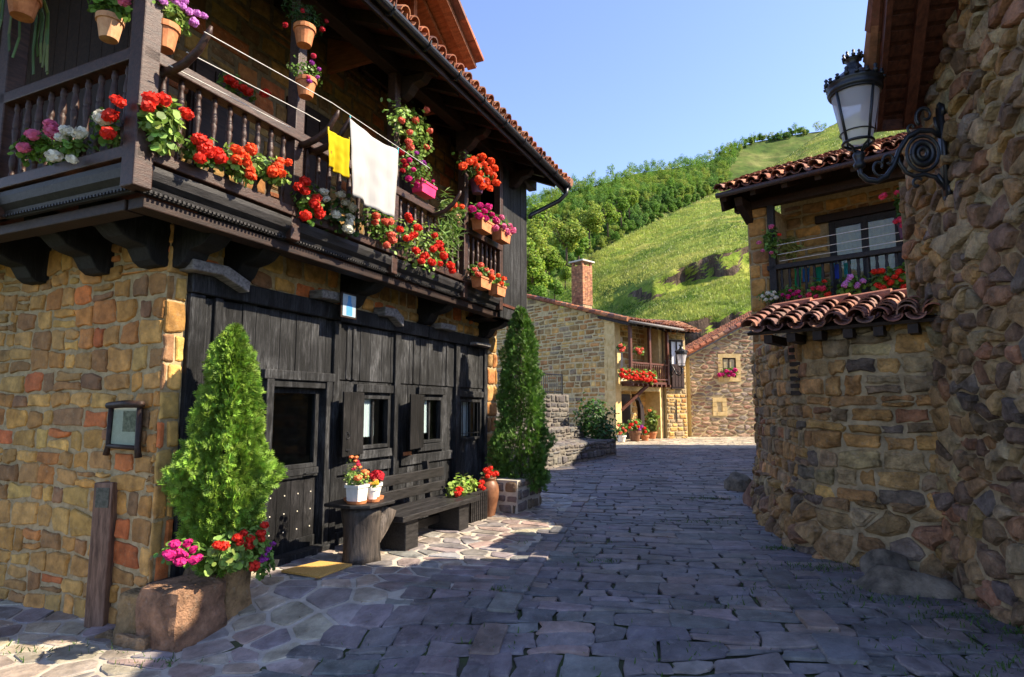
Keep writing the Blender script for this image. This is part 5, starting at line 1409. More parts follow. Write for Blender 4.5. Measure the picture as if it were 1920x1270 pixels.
    o = MB().add(vs, fs).build('wooded_hill', hill_mat('hillfar', (.07, .105, .02), (.035, .075, .012), (.15, .16, .05), .03), smooth=True); tag(o, kind='structure')
build_hills()
build_woods()

# ------------------------------------------------------------------ plants
CLR = {'red': (.68, .03, .014), 'orange': (.80, .095, .022), 'salmon': (.74, .16, .10), 'pink': (.70, .16, .32), 'rose': (.66, .05, .12), 'magenta': (.60, .016, .20), 'white': (.74, .72, .62), 'purple': (.42, .06, .40), 'crimson': (.42, .008, .02), 'peach': (.78, .28, .10), 'lilac': (.62, .25, .62), 'yellow': (.75, .55, .06)}
_heads = {}
def head_mesh(c):
    if c not in _heads:
        n = 62; i = np.arange(n) + .5; ph = np.arccos(1 - 2 * i / n); th = math.pi * (1 + 5 ** .5) * i
        u = np.stack([np.cos(th) * np.sin(ph), np.sin(th) * np.sin(ph), np.cos(ph)], 1)
        P = u * rng.uniform(.75, 1.02, (n, 1)) * [1, 1, .85]
        cols = np.array(CLR[c]) * rng.uniform(.7, 1.25, (n, 1)); cols = np.clip(cols + rng.uniform(0, .02, (n, 1)), 0, .95)
        tv = [(-.2, -.3, 0), (.2, -.3, 0), (.36, .1, .06), (.2, .36, .1), (-.2, .36, .1), (-.36, .1, .06)]
        _heads[c] = leaves('flower_head', P, u + rng.normal(size=(n, 3)) * .45, .95, tv, [(0, 1, 2, 3, 4, 5)], cols, M['petal'])
    return _heads[c]
LEAF6 = [(-.2, -.5, .08), (.2, -.5, .08), (.55, -.1, .1), (.4, .4, .05), (0, .55, .1), (-.4, .4, .05), (-.55, -.1, .1)]
LONG = [(0, -.9, 0), (.16, -.1, .05), (0, .9, -.1), (-.16, -.1, .05)]
GREEN = (.11, .21, .035); PALE = (.20, .31, .065); DARKG = (.025, .07, .015)
def foliage(parent, c, r, n, size, col, shape=LEAF6, name='foliage', solid=.45):
    u = unit(n); k = rng.uniform(solid, 1.0, (n, 1)); P = np.array(c) + u * k * np.array(r)
    lump = np.array([noise.noise(Vector(p) * 9) for p in P]); P = P + u * (lump[:, None] * np.array(r) * .5)
    cols = np.array(col) * rng.uniform(.55, 1.5, (n, 1)) * (1 + rng.normal(size=(n, 3)) * .08)
    n = n
    me = leaves(name, P, u * .6 + rng.normal(size=(n, 3)) * .45 + [0.15, 0, .55], size * rng.uniform(.65, 1.25, n), shape, [tuple(range(len(shape)))], np.clip(cols, .004, .9), M['leaf'])
    st = MB()
    for _ in range(5):
        q = unit(1)[0] * np.array(r) * .7; st.tube([(c[0], c[1], c[2] - r[2] * .9), tuple(np.array(c) + q)], [.006, .003], 5, 0, (.3, .3, .3))
    o = link_mesh(name, me, parent)
    return o
def add_heads(root, fr, heads, x=None, rad=.05, y=None):
    """heads at points of the plant's outer side"""
    inv = Matrix.Rotation(-root.rotation_euler.z, 3, 'Z')
    for px, py, c in heads:
        p = fr.atx(px, py, x) if x is not None else fr.aty(px, py, y)
        w = fr.w(p.x, p.y, p.z)
        o = link_mesh('flower_head', head_mesh(c), root)
        o.location = inv @ (w - root.location)
        o.rotation_euler = (random.uniform(-.4, .4), random.uniform(-.4, .4), random.uniform(0, 6))
        s = rad * random.uniform(.8, 1.2); o.scale = (s, s, s * random.uniform(.8, 1))
def pot_round(root, r, h, mat, z=0.0, saucer=False, n=16):
    p = MB().lathe([(r * .68, 0), (r * .7, .01), (r * .93, h * .74), (r * .94, h * .76), (r * 1.06, h * .77), (r * 1.06, h), (r * .95, h), (r * .92, h * .86), (0.001, h * .86)], n, (0, 0, z)).build('pot', M[mat], root, smooth=False)
    if saucer: MB().lathe([(r * .7, -.025), (r * 1.05, -.02), (r * 1.12, .012), (r * 1.02, .01), (r * .7, -.008)], n, (0, 0, z)).build('saucer', M['terracotta'], root)
    return p
def pot_box(root, l, w, h, mat, z=0.0):
    b = MB(); t = .012; ta = .86
    vs = []
    for zz, k in ((0, ta), (h, 1.0)):
        for sx, sy in ((-1, -1), (1, -1), (1, 1), (-1, 1)): vs.append((sx * w / 2 * k, sy * l / 2 * k, z + zz))
    b.add(vs, [(3, 2, 1, 0), (0, 1, 5, 4), (1, 2, 6, 5), (2, 3, 7, 6), (3, 0, 4, 7), ])
    b.box(-w / 2 + t, w / 2 - t, -l / 2 + t, l / 2 - t, z + h - .03, z + h - .02, 1)
    b.box(-w / 2 - .008, w / 2 + .008, -l / 2 - .008, -l / 2 + .014, z + h - .025, z + h + .004); b.box(-w / 2 - .008, w / 2 + .008, l / 2 - .014, l / 2 + .008, z + h - .025, z + h + .004)
    b.box(-w / 2 - .008, -w / 2 + .014, -l / 2 + .0145, l / 2 - .0145, z + h - .025, z + h + .004); b.box(w / 2 - .014, w / 2 + .008, -l / 2 + .0145, l / 2 - .0145, z + h - .025, z + h + .004)
    return b.build('pot', [M[mat], M['joint_dark']], root)
G_L = 'flowering plants along the timber balcony'
def balcony_plant(label, fpx, fpy, wpx, hpx, heads, x=.77, pot=None, col=GREEN, n=170, ls=.036, rad=.047, name='potted_geranium', side=None, shape=LEAF6, group=G_L, rx=None, fr=L, cat='potted plant'):
    """foliage centred where the photo shows it, on the plane x (or y = side) of the house's frame"""
    p = fr.aty(fpx, fpy, side) if side is not None else fr.atx(fpx, fpy, x)
    w = fr.w(p.x, p.y, p.z); k = w.y / FPX
    # how wide a pixel is along the front
    q = fr.aty(fpx + 10, fpy, side) if side is not None else fr.atx(fpx + 10, fpy, x)
    ax = (q - p).length / 10
    r = [.12 if rx is None else rx, ax * wpx / 2, k * hpx / 2]
    if side is not None: r = [ax * wpx / 2, .12 if rx is None else rx, k * hpx / 2]
    fl = pot and pot[0] == 'floor'
    base = -r[2] * .8 - (pot[2] if pot and not fl else .0)
    root = thing(name, label, cat, fr.w(p.x, p.y, p.z + base), fr.a, group)
    if pot:
        if fl:
            dz = 3.37 - (p.z + base); off = (-.24, 0) if side is None else (0, .26)
            po_ = pot_round(root, pot[1], pot[2], pot[3]); po_.location = (off[0], off[1], dz)
            sm = MB()
            for k_ in range(4): sm.tube([(off[0], off[1], dz + .13), (off[0] * .5, off[1] * .5 + random.uniform(-.04, .04), max(dz + .2, -base * .6)), (random.uniform(-.03, .03), random.uniform(-.05, .05), -base)], .005, 5, 0, (.08, .14, .03))
            sm.build('stem', M['leaf'], root)
        elif pot[0] == 'round': pot_round(root, pot[1], pot[2], pot[3])
        else: pot_box(root, pot[1], pot[4], pot[2], pot[3])
    foliage(root, (0, 0, -base), r, int(n * 1.6), ls * 1.15, col, shape)
    if heads: add_heads(root, fr, heads, None if side is not None else x + r[0] * .75, rad, side - r[1] * .75 if side is not None else None)
    return root
def H_(c, *pts): return [(a, b, c) for a, b in pts]
tb = ('floor', .085, .15, 'terracotta')
bp = balcony_plant
S0 = BY0 - .06
bp('pink geranium behind the left balusters at the photo edge of the balcony', 70, 275, 60, 60, H_('pink', (62, 252), (95, 234), (45, 276), (98, 248)), side=S0, pot=tb)
bp('white geranium poking between the balusters of the left balcony side', 130, 282, 80, 60, H_('white', (115, 258), (150, 250), (102, 293), (135, 299), (125, 245)), side=S0, pot=tb)
bp('red and white geranium climbing beside the left face of the corner post', 200, 245, 45, 70, H_('red', (207, 217), (202, 250), (222, 190)) + H_('white', (193, 222),), side=S0, pot=tb, n=90)
bp('large pale-leaved geranium with three red heads right of the corner post', 303, 235, 70, 110, H_('red', (283, 186), (306, 188), (350, 214), (278, 200)), col=PALE, n=240, ls=.05, pot=tb)
bp('bright red geranium low between the second and third baluster', 378, 285, 55, 60, H_('red', (373, 262), (380, 280), (390, 285), (375, 297), (385, 270), (408, 285), (412, 297)), pot=tb)
bp('orange-red geranium with green leaves mid first balcony bay', 445, 310, 70, 70, H_('orange', (445, 283), (456, 296), (468, 318), (470, 330), (442, 300), (470, 280), (462, 308)), col=PALE, pot=tb)
bp('orange-red geranium leaning on the post ending the first bay', 505, 320, 60, 50, H_('orange', (512, 322), (525, 325), (540, 305), (520, 312), (525, 303)), col=PALE, pot=tb)
bp('scarlet geranium trailing over the rail just past the second post', 580, 380, 50, 90, H_('red', (572, 340), (571, 358), (594, 372), (596, 392), (600, 402), (573, 405), (590, 382), (560, 350)), pot=tb, n=150)
bp('cream white geranium under the yellow cloth', 640, 405, 80, 80, H_('white', (607, 360), (612, 373), (638, 365), (648, 380), (630, 402), (655, 417), (657, 408), (653, 430), (660, 390)), col=(.05, .10, .02), pot=tb, n=190)
bp('salmon pink geranium right under the white cloth', 715, 425, 65, 75, H_('salmon', (703, 417), (722, 415), (730, 417), (736, 450), (725, 460), (705, 405), (733, 440)), pot=tb)
bp('biggest scarlet geranium mass hanging over the third balcony bay', 790, 460, 110, 95, H_('red', (750, 430), (765, 405), (783, 427), (770, 445), (762, 447), (777, 440), (780, 470), (796, 480), (812, 467), (815, 442), (823, 458), (827, 468), (832, 480), (810, 492), (825, 495), (845, 498), (848, 508), (790, 490), (768, 412), (818, 462)), col=PALE, n=330, pot=tb, rx=.16)
bp('tall lily plant with long narrow leaves in front of the fourth post', 845, 425, 42, 140, [], x=.80, col=(.13, .21, .045), n=170, ls=.085, shape=LONG, name='lily_plant', rx=.07)
bp('orange geranium in a tilted terracotta pot fixed to the fourth post', 855, 392, 40, 30, H_('orange', (842, 392), (865, 388), (852, 385)), x=.76, pot=('round', .075, .12, 'paleterra'), n=70, rx=.07)
bp('hanging geranium with salmon heads on the third post', 768, 240, 80, 95, H_('salmon', (753, 226), (779, 226), (768, 248), (800, 207), (806, 246), (766, 266), (769, 276), (800, 276)), x=.80, col=PALE, n=330, ls=.036, rad=.042, name='hanging_geranium')
bp('trailing crimson geranium below the hanging one, beside the white cloth', 775, 310, 60, 80, H_('crimson', (752, 286), (757, 302), (755, 320), (760, 310)) + H_('magenta', (768, 300), (775, 318), (766, 335), (782, 345)) + H_('purple', (793, 306), (781, 287)), x=.80, col=(.12, .21, .04), n=230, ls=.03, rad=.035, name='hanging_geranium')
bp('fuchsia in a bright pink plastic trough on the balcony rail', 795, 338, 40, 22, H_('magenta', (790, 335), (803, 328), (812, 340), (782, 350)), x=.74, pot=('box', .36, .15, 'pinkplastic', .17), n=60, ls=.025, rad=.024, rx=.08, name='fuchsia')
bp('mass of bright orange geranium in a purple pot on the last post', 895, 322, 60, 45, H_('orange', (868, 312), (888, 300), (903, 295), (920, 303), (915, 320), (925, 330), (930, 343), (900, 325), (912, 340), (895, 313), (880, 304), (926, 316), (905, 350), (918, 353), (908, 309), (898, 338)), x=.90, pot=('round', .11, .2, 'purplepot'), col=(.06, .12, .02), n=200, rad=.06, rx=.14)
bp('magenta geranium in the upper terracotta box of the end bay', 905, 402, 50, 35, H_('magenta', (885, 392), (900, 385), (908, 396), (922, 402), (898, 405), (915, 388), (928, 412), (910, 410)), x=.86, pot=('box', .40, .17, 'terracotta', .18), n=120, rad=.055)
bp('lighter pink geranium in the second upper terracotta box', 940, 422, 42, 34, H_('pink', (932, 415), (943, 425), (955, 423), (928, 428), (950, 435), (940, 408), (960, 432)), x=.88, pot=('box', .36, .17, 'terracotta', .18), n=110, rad=.055)
bp('salmon geranium in the lower terracotta box near the plank screen', 903, 512, 42, 26, H_('salmon', (890, 505), (902, 497), (912, 506), (920, 512), (897, 514)), x=.86, pot=('box', .36, .16, 'terracotta', .17), n=110, rad=.045)
bp('small red geranium in the last lower box by the plank screen', 932, 527, 38, 24, H_('orange', (922, 520), (934, 517), (944, 523), (940, 532)), x=.88, pot=('box', .32, .16, 'terracotta', .17), n=100, rad=.042)
bp('glossy mandevilla in a terracotta pot hung high on the second post', 572, 32, 60, 55, H_('crimson', (567, 20), (535, 47), (604, 55), (612, 40)), x=.84, pot=('round', .10, .19, 'terracotta'), col=DARKG, n=260, ls=.035, rad=.026, name='hanging_mandevilla', shape=LONG)
bp('hanging terracotta pot with purple and red blooms below the mandevilla', 575, 135, 45, 40, H_('purple', (585, 118), (595, 145), (598, 130), (580, 152)) + H_('rose', (578, 145), (588, 105)), x=.84, pot=('round', .095, .18, 'terracotta'), n=150, ls=.02, rad=.022, name='hanging_lobelia')
bp('pink geranium in a terracotta pot standing on the left rail before the corner post', 208, 20, 55, 40, H_('pink', (233, 2), (190, -12)), side=BY0 + .0, pot=('round', .095, .185, 'paleterra'), n=120)
bp('lilac pink geranium in a saucered pot on the rail right of the corner post', 312, 28, 70, 60, H_('lilac', (305, 2), (330, 5), (342, 12), (354, 22), (370, 25), (382, 30), (345, 3), (363, 42), (322, -4)), x=.66, pot=('round', .10, .2, 'terracotta'), n=260, ls=.03, rad=.03, col=PALE)
bp('red geranium hanging on the upper wall behind the balcony rail', 440, 160, 60, 40, H_('red', (430, 150), (440, 158), (455, 165), (465, 172), (497, 175)), x=.12, n=90)
# trailing cactus in the top left corner
c0 = L.aty(42, 20, BY0 - .15); cw = L.w(c0.x, c0.y, c0.z)
r_ = thing('trailing_cactus', 'trailing cactus with long flat stems hanging in the upper left corner', 'potted plant', cw, L.a)
pot_round(r_, .12, .2, 'redpot' if 'redpot' in M else 'terracotta', -.06)
cs_ = MB()
for k in range(11):
    a = random.uniform(0, 6.28); x, y = .13 * math.cos(a), .13 * math.sin(a); ln = random.uniform(.2, .55)
    pts = [(x * .5, y * .5, .14), (x, y, .16), (x * 1.3, y * 1.3, .05), (x * 1.35 + random.gauss(0, .02), y * 1.35, -ln * .5), (x * 1.4 + random.gauss(0, .04), y * 1.4, -ln)]
    for i in range(4):
        p, q = Vector(pts[i]), Vector(pts[i + 1]); cs_.bar(p, q, .03, .006, (0, 1, .1), 0, pick([(.10, .17, .05), (.16, .2, .06), (.07, .13, .04)]))
cs_.build('stem', M['leaf'], r_)

# thuja columns ---------------------------------------------------
def thuja(label, base, h, rad, n, col, prof, lean=0.0):
    root = thing('thuja', label, 'tree', base, 0)
    MB().tube([(0, 0, -.05), (0, 0, h * .8)], [.04, .01], 8).build('trunk', M['bark'], root)
    z = rng.random(n * 2) ** 1.0; pr = np.interp(z, [a for a, _ in prof], [b for _, b in prof])
    keepm = rng.random(n * 2) < pr + .12; z = z[keepm][:n]; n = len(z)
    pr = np.interp(z, [a for a, _ in prof], [b for _, b in prof]); a = rng.uniform(0, 2 * math.pi, n)
    lump = np.array([noise.noise((math.cos(q) * 1.9, math.sin(q) * 1.9, t * h * 2.6 + rad)) + .7 * noise.noise((math.cos(q) * 3.6, math.sin(q) * 3.6, t * h * 5.5)) for q, t in zip(a, z)])
    k = np.where(rng.random(n) < .72, rng.uniform(.86, 1.03, n), rng.uniform(.45, .86, n))
    rr = rad * pr * k * (1 + .52 * lump)
    P = np.stack([rr * np.cos(a) + lean * z, rr * np.sin(a), z * h], 1)
    out = np.stack([np.cos(a), np.sin(a), np.zeros(n)], 1)
    al = out * rng.uniform(.2, 1.1, (n, 1)) + [0, 0, 1] * rng.uniform(.2, 1.1, (n, 1)) + rng.normal(size=(n, 3)) * .3
    Nn = np.cross(out, [0, 0, 1]) + rng.normal(size=(n, 3)) * .6
    cols = np.array(col) * rng.uniform(.55, 1.45, (n, 1)) * (1 + np.clip(lump, -.5, .5)[:, None] * .35) * (1 + rng.normal(size=(n, 3)) * .06)
    tv = []; tf = []
    for (x, y, an, l, w) in ((0, 0, 0, 1.0, .09), (0, .2, .75, .62, .08), (0, .2, -.75, .62, .08), (0, .5, .6, .45, .07), (0, .5, -.6, .45, .07), (0, .05, 1.05, .45, .08), (0, .05, -1.05, .45, .08)):
        b = len(tv); sx, sy = math.sin(an), math.cos(an); qx, qy = sy * w, -sx * w
        tv += [(x, y, 0), (x + sx * l * .5 + qx, y + sy * l * .5 + qy, .04), (x + sx * l, y + sy * l, 0), (x + sx * l * .5 - qx, y + sy * l * .5 - qy, .04)]
        tf.append((b, b + 1, b + 2, b + 3))
    me = leaves('foliage', P, Nn, rng.uniform(.045, .085, n), tv, tf, np.clip(cols, .004, 1), M['thuja'], al)
    link_mesh('foliage', me, root)
c1 = L.w(.45, -1.04, .20)
thuja('big bright green thuja in the stone planter beside the door', (c1.x, c1.y, c1.z), 2.10, .325, 15000, (.15, .26, .028), [(0, .25), (.08, .5), (.2, .9), (.32, 1.0), (.42, .95), (.55, .80), (.7, .66), (.8, .55), (.9, .38), (.96, .2), (1, .03)], .05)
c2 = L.w(.92, 4.40, .38)
thuja('slim darker green thuja on the stone pedestal at the end of the house', (c2.x, c2.y, c2.z - .12), 3.0, .43, 13000, (.075, .16, .02), [(0, .75), (.06, .95), (.2, 1.0), (.35, .9), (.5, .76), (.65, .66), (.8, .5), (.92, .33), (1, .08)])

# stone planter, pedestal -----------------------------------------
pl = frthing(L, 'stone_planter', 'low rough stone planter of big sandstone blocks at the house corner', 'planter')
mb = MB()
mpa = lambda s, t, h: (.86 + h + .05 * sstep(.2, -.3, t), s, t)
def rough_block(x0, x1, y0, y1, z0, z1, c, seed, k=.035):
    n = 7; idx = {}; vs = []; fs = []
    def vid(i, j, l):
        if (i, j, l) not in idx:
            p = Vector((lerp(x0, x1, i / n), lerp(y0, y1, j / n), lerp(z0, z1, l / n))); ctr = Vector(((x0 + x1) / 2, (y0 + y1) / 2, (z0 + z1) / 2))
            e = sum(q in (0, n) for q in (i, j, l)); p = p + (ctr - p).normalized() * (0, 0, .018, .04)[e]
            p += Vector((noise.noise(p * 5 + Vector((seed, 0, 0))), noise.noise(p * 5 + Vector((0, seed, 0))), noise.noise(p * 5 + Vector((0, 0, seed))))) * k + Vector((noise.noise(p * 17 + Vector((seed, 0, 0))), noise.noise(p * 17 + Vector((0, seed, 0))), 0)) * k * .3
            idx[i, j, l] = len(vs); vs.append(tuple(p))
        return idx[i, j, l]
    for a in range(n):
        for b in range(n):
            for f in (0, n):
                fs += [(vid(f, a, b), vid(f, a + 1, b), vid(f, a + 1, b + 1), vid(f, a, b + 1)), (vid(a, f, b), vid(a + 1, f, b), vid(a + 1, f, b + 1), vid(a, f, b + 1)), (vid(a, b, f), vid(a + 1, b, f), vid(a + 1, b + 1, f), vid(a, b + 1, f))]
    mb.add(vs, fs, 0, c)
rough_block(.14, .62, -1.54, -1.04, -.42, .19, (.30, .17, .10), 1)
rough_block(.26, .58, -1.03, -.76, -.40, .25, (.36, .23, .11), 2)
rough_block(-.10, .16, -1.52, -1.34, -.42, .10, (.26, .175, .08), 3, .05)
rough_block(.02, .29, -1.04, -.78, -.36, .22, (.40, .26, .14), 4)
rough_block(.02, .38, -1.60, -1.53, -.46, -.17, (.30, .20, .11), 5, .06)
rough_block(-.26, .0, -1.58, -1.46, -.46, -.22, (.27, .18, .09), 6, .06)
mb.box(0.02, .5, -1.36, -.85, -.3, .15, 1)
mb.build('stone_block', [M['rubble'], M['bark'], M['mortar']], pl)
pe = frthing(L, 'stone_pedestal', 'square masonry pedestal of dark stones with pale joints under the slim thuja', 'pedestal')
mb = MB()
po = coursed(.55, 1.15, 0, .50, (.14, .2), (.16, .3), .02, .02, 0); stones(mb, po, lambda s, t, h: (s, 3.74 - h, t), .05, .02, [(.16, .12, .08), (.22, .15, .09), (.12, .1, .09)], 0, 1, .2, .02)
po = coursed(3.74, 4.7, 0, .50, (.14, .2), (.16, .3), .02, .02, 0); stones(mb, po, lambda s, t, h: (1.15 + h, s, t), .05, .02, [(.16, .12, .08), (.22, .15, .09), (.12, .1, .09)], 0, 1, .2, .02)
mb.box(.5, 1.148, 3.742, 4.7, -.05, .5, 1); mb.build('stone_block', [M['stone'], M['joint_light']], pe)
GP = 'geraniums round the foot of the big thuja'
bp('magenta geranium at the left end of the stone planter', 342, 1035, 75, 45, H_('magenta', (328, 1020), (345, 1040), (362, 1030), (338, 1052), (372, 1046), (318, 1040), (352, 1018), (335, 1035), (362, 1050)), x=.66, n=170, rad=.036, ls=.035, group=GP)
bp('scarlet geranium spilling over the right front of the stone planter', 450, 1030, 110, 75, H_('red', (408, 1022), (445, 1008), (457, 1000), (470, 1010), (490, 1000), (496, 985), (420, 1024), (466, 1024), (450, 1018), (476, 1062), (490, 1010)), x=.76, col=PALE, n=380, rad=.036, ls=.04, group=GP)
bp('purple-pink geranium hanging off the doorside corner of the planter', 487, 1055, 40, 60, H_('purple', (495, 1040), (502, 1030), (490, 1050), (512, 1020), (498, 1048)), x=.70, n=120, rad=.026, ls=.035, group=GP)

# notice frame, bollard, mat ---------------------------------------
fr_ = thing('framed_notice', 'black crooked wooden frame with a paper notice and dark photo on the stone wall', 'notice', L.w(-.35, CY - .03, 1.15), L.a)
p0, p1 = L.aty(212, 765, CY - .06), L.aty(262, 838, CY - .06)
o = L.w(0, 0, 0); dx = lambda p: (p.x + .35, p.y - (CY - .03), p.z - 1.15)
a, b = dx(p0), dx(p1)
f = MB(); yy = -.05
f.tube([(a[0] - .02, yy, b[2] - .08), (a[0] + .0, yy, b[2]), (a[0] + .01, yy, a[2])], [.028, .022, .024], 8); f.tube([(b[0] + .02, yy, b[2] - .09), (b[0], yy, b[2]), (b[0], yy, a[2])], [.03, .024, .026], 8)
f.tube([(a[0] - .03, yy - .005, a[2] + .02), ((a[0] + b[0]) / 2, yy - .005, a[2] + .035), (b[0] + .04, yy - .01, a[2] + .03)], [.03, .032, .03], 8); f.tube([(a[0], yy - .002, b[2]), (b[0], yy - .002, b[2] - .01)], .02, 8)
f.build('frame', M['darkwood'], fr_, smooth=True)
MB().box(a[0], b[0], -.04, -.035, b[2], a[2]).build('paper', M['paper'], fr_)
MB().box(lerp(a[0], b[0], .42), lerp(a[0], b[0], .85), -.043, -.041, lerp(b[2], a[2], .38), lerp(b[2], a[2], .92)).build('photo', mat_noise('photo', (.02, .02, .015), (.30, .27, .2), 30, .5, bs=0), fr_)
MB().box(a[0] - .01, b[0] + .01, -.052, -.0515, b[2], a[2]).build('pane', M['glass'], fr_)
bq = ray(188, 1172); bq = bq * ((-.26 - EYE) / bq.z)
bo = thing('wooden_bollard', 'square brown wooden post with a small dark metal plaque before the stone wall', 'bollard', (bq.x, bq.y, -.27), R(-4))
MB().box(-.085, .085, -.085, .085, -.05, 1.22, 0, (1, 1, 1), .004).build('post', mat_noise('postwood', (.06, .032, .02), (.20, .12, .08), 5, .6, stretch=(6, 6, .7), bs=.5), bo, bevel=.012)
MB().box(-.06, .06, -.092, -.086, 1.01, 1.18).build('plaque', mat_noise('bronze', (.03, .035, .025), (.09, .09, .07), 40, .4, bs=.4), bo, bevel=.002)
dm = frthing(L, 'doormat', 'ochre coir doormat lying askew before the threshold', 'doormat')
vs = [L.loc(Vector(p)) for p in [(lambda r: tuple(r * (-EYE / r.z) + Vector((0, 0, EYE))))(ray(*q)) for q in ((527, 1076), (600, 1058), (660, 1064), (598, 1088))]]
mb = MB(); lo = [(p.x, p.y, .014) for p in vs]; hi = [(p.x, p.y, .034) for p in vs]
mb.add(lo + hi, [(3, 2, 1, 0), (4, 5, 6, 7), (0, 1, 5, 4), (1, 2, 6, 5), (2, 3, 7, 6), (3, 0, 4, 7)]); mb.build('mat', M['mat'], dm)
# tile picture over the windows
tp = L.atx(654, 572, .25)
t_ = thing('tile_picture', 'small framed blue and white tile picture on the beam under the balcony', 'picture', L.w(.235, tp.y, 2.6), L.a)
zc = tp.z - 2.6 - .01
MB().box(0, .02, -.14, .14, zc - .15, zc + .15).build('frame', M['darkwood'], t_, bevel=.004)
MB().box(.0205, .025, -.115, .115, zc - .128, zc + .128).build('tile', col_mat('bluetile', (.30, .40, .47), .2), t_)
MB().prism([(-.05, -.12), (.05, -.12), (.055, -.02), (.03, .05), (.03, .11), (.0, .12), (-.03, .11), (-.03, .05), (-.055, -.02)], lambda a_, z, h: (h, a_, zc + z), .0252, .0265).build('figure', col_mat('bluefigure', (.08, .25, .5), .2), t_)

# bench -----------------------------------------------------------
be = frthing(L, 'bench', 'black heavy plank bench against the timber front', 'bench')
for k in range(3): MB().box(.50 + k * .185, .50 + k * .185 + .178, .86 + .0, 2.72, .345, .41, 0).build('seat_board', M['benchwood'], be, bevel=.008)
for y in (1.02, 2.25): MB().box(.50, .98, y, y + .26, 0.0, .343).build('leg', M['benchwood'], be, bevel=.012)
for z in (.46, .64): MB().bar((.47 - (z - .45) * .15, .86, z + .07), (.47 - (z - .45) * .15, 2.72, z + .07), .045, .125).build('back_board', M['benchwood'], be, bevel=.008)
for y in (1.1, 2.35): MB().bar((.46, y, .3), (.385, y, .88), .09, .05, (0, 1, 0)).build('back_post', M['benchwood'], be, bevel=.006)
MB().box(.62, .68, 1.285, 2.245, .10, .2).build('stretcher', M['benchwood'], be)

# stump table with pots --------------------------------------------
sp = L.w(.77, .50, 0)
st = thing('stump_table', 'tree stump table with a cut side branch and a thin plank top', 'table', sp, L.a)
tr = MB()
ring = lambda z, r, ox=0, oy=0, n=20: [(ox + r * (1 + .07 * math.sin(3 * t + z * 4) + .04 * math.sin(7 * t)) * math.cos(t), oy + r * (1 + .07 * math.sin(3 * t + z * 4)) * math.sin(t), z) for t in np.linspace(0, 2 * math.pi, n, endpoint=False)]
zs = [(0, .205), (.06, .195), (.2, .185), (.35, .185), (.48, .20), (.575, .21)]; vs = []
for z, r in zs: vs += ring(z, r)
n = 20
tr.add(vs, [(i * n + q, i * n + (q + 1) % n, (i + 1) * n + (q + 1) % n, (i + 1) * n + q) for i in range(len(zs) - 1) for q in range(n)] + [tuple(range(n - 1, -1, -1)), tuple(range((len(zs) - 1) * n, len(zs) * n))])
tr.build('stump', mat_noise('stumpbark', (.012, .010, .009), (.075, .06, .05), 5, .5, stretch=(5, 5, .8), bs=.7, spec=.5), st, smooth=True)
bt = MB().tube([(.05, .06, .22), (.10, .14, .34), (.13, .21, .45), (.15, .24, .53)], [.13, .12, .115, .11], 14); bt.build('branch', mat_noise('branchbark', (.03, .025, .02), (.16, .13, .11), 5, .6, stretch=(5, 5, 1), bs=.7), st, smooth=False)
MB().prism([(-.26, -.30), (.1, -.33), (.27, -.22), (.28, .2), (.12, .32), (-.24, .30), (-.3, 0)], lambda a_, b_, h: (a_, b_, h), .58, .615).build('table_top', M['benchwood'], st, bevel=.008)
def tpot(name, label, dy, dx, kind, r, h, fol, heads, cols=GREEN, rz=.08, n=110, ls=.03, rad=.03, cat='potted plant', shape=LEAF6):
    root = thing(name, label, cat, L.w(.77 + dx, .50 + dy, .645), L.a, 'flower pots on the stump table')
    MB().lathe([(r * .8, -.03), (r * 1.15, -.026), (r * 1.25, .004), (r * 1.15, .003), (r * .8, -.012)], 20).build('saucer', M['terracotta'], root)
    if kind == 'round': pot_round(root, r, h, 'whitepot')
    else: pot_box(root, r * 2, h, h, 'whitepot')
    foliage(root, (0, 0, h + rz * .75), (fol, fol, rz), n, ls, cols, shape)
    for c, k in heads:
        for _ in range(k):
            o = link_mesh('flower_head', head_mesh(c), root); u = unit(1)[0]; u[0] = abs(u[0]); u[2] = abs(u[2])
            o.location = (u[0] * fol * .9, u[1] * fol * .9, h + rz * .75 + u[2] * rz); s = rad * random.uniform(.8, 1.2); o.scale = (s, s, s * .8)
    return root
tpot('potted_begonia', 'square white pot of peach begonia at the left on the stump table', -.17, .06, 'box', .085, .16, .11, [('peach', 5)], PALE, .09, 150, .03, .035)
tpot('potted_zinnia', 'small patterned white pot of yellow flowers in the middle of the stump table', -.0, .13, 'round', .065, .12, .06, [('yellow', 4), ('peach', 2)], PALE, .04, 60, .02, .022)
tpot('potted_snapdragon', 'tall pink and yellow snapdragon at the back of the stump table', -.05, -.10, 'round', .07, .15, .085, [('rose', 6), ('peach', 5)], (.16, .22, .05), .17, 200, .022, .02, shape=LONG)
tpot('potted_chrysanthemum', 'round white pot of crimson chrysanthemums at the right on the stump table', .15, .04, 'round', .085, .15, .09, [('crimson', 13)], (.05, .12, .02), .06, 150, .022, .034)

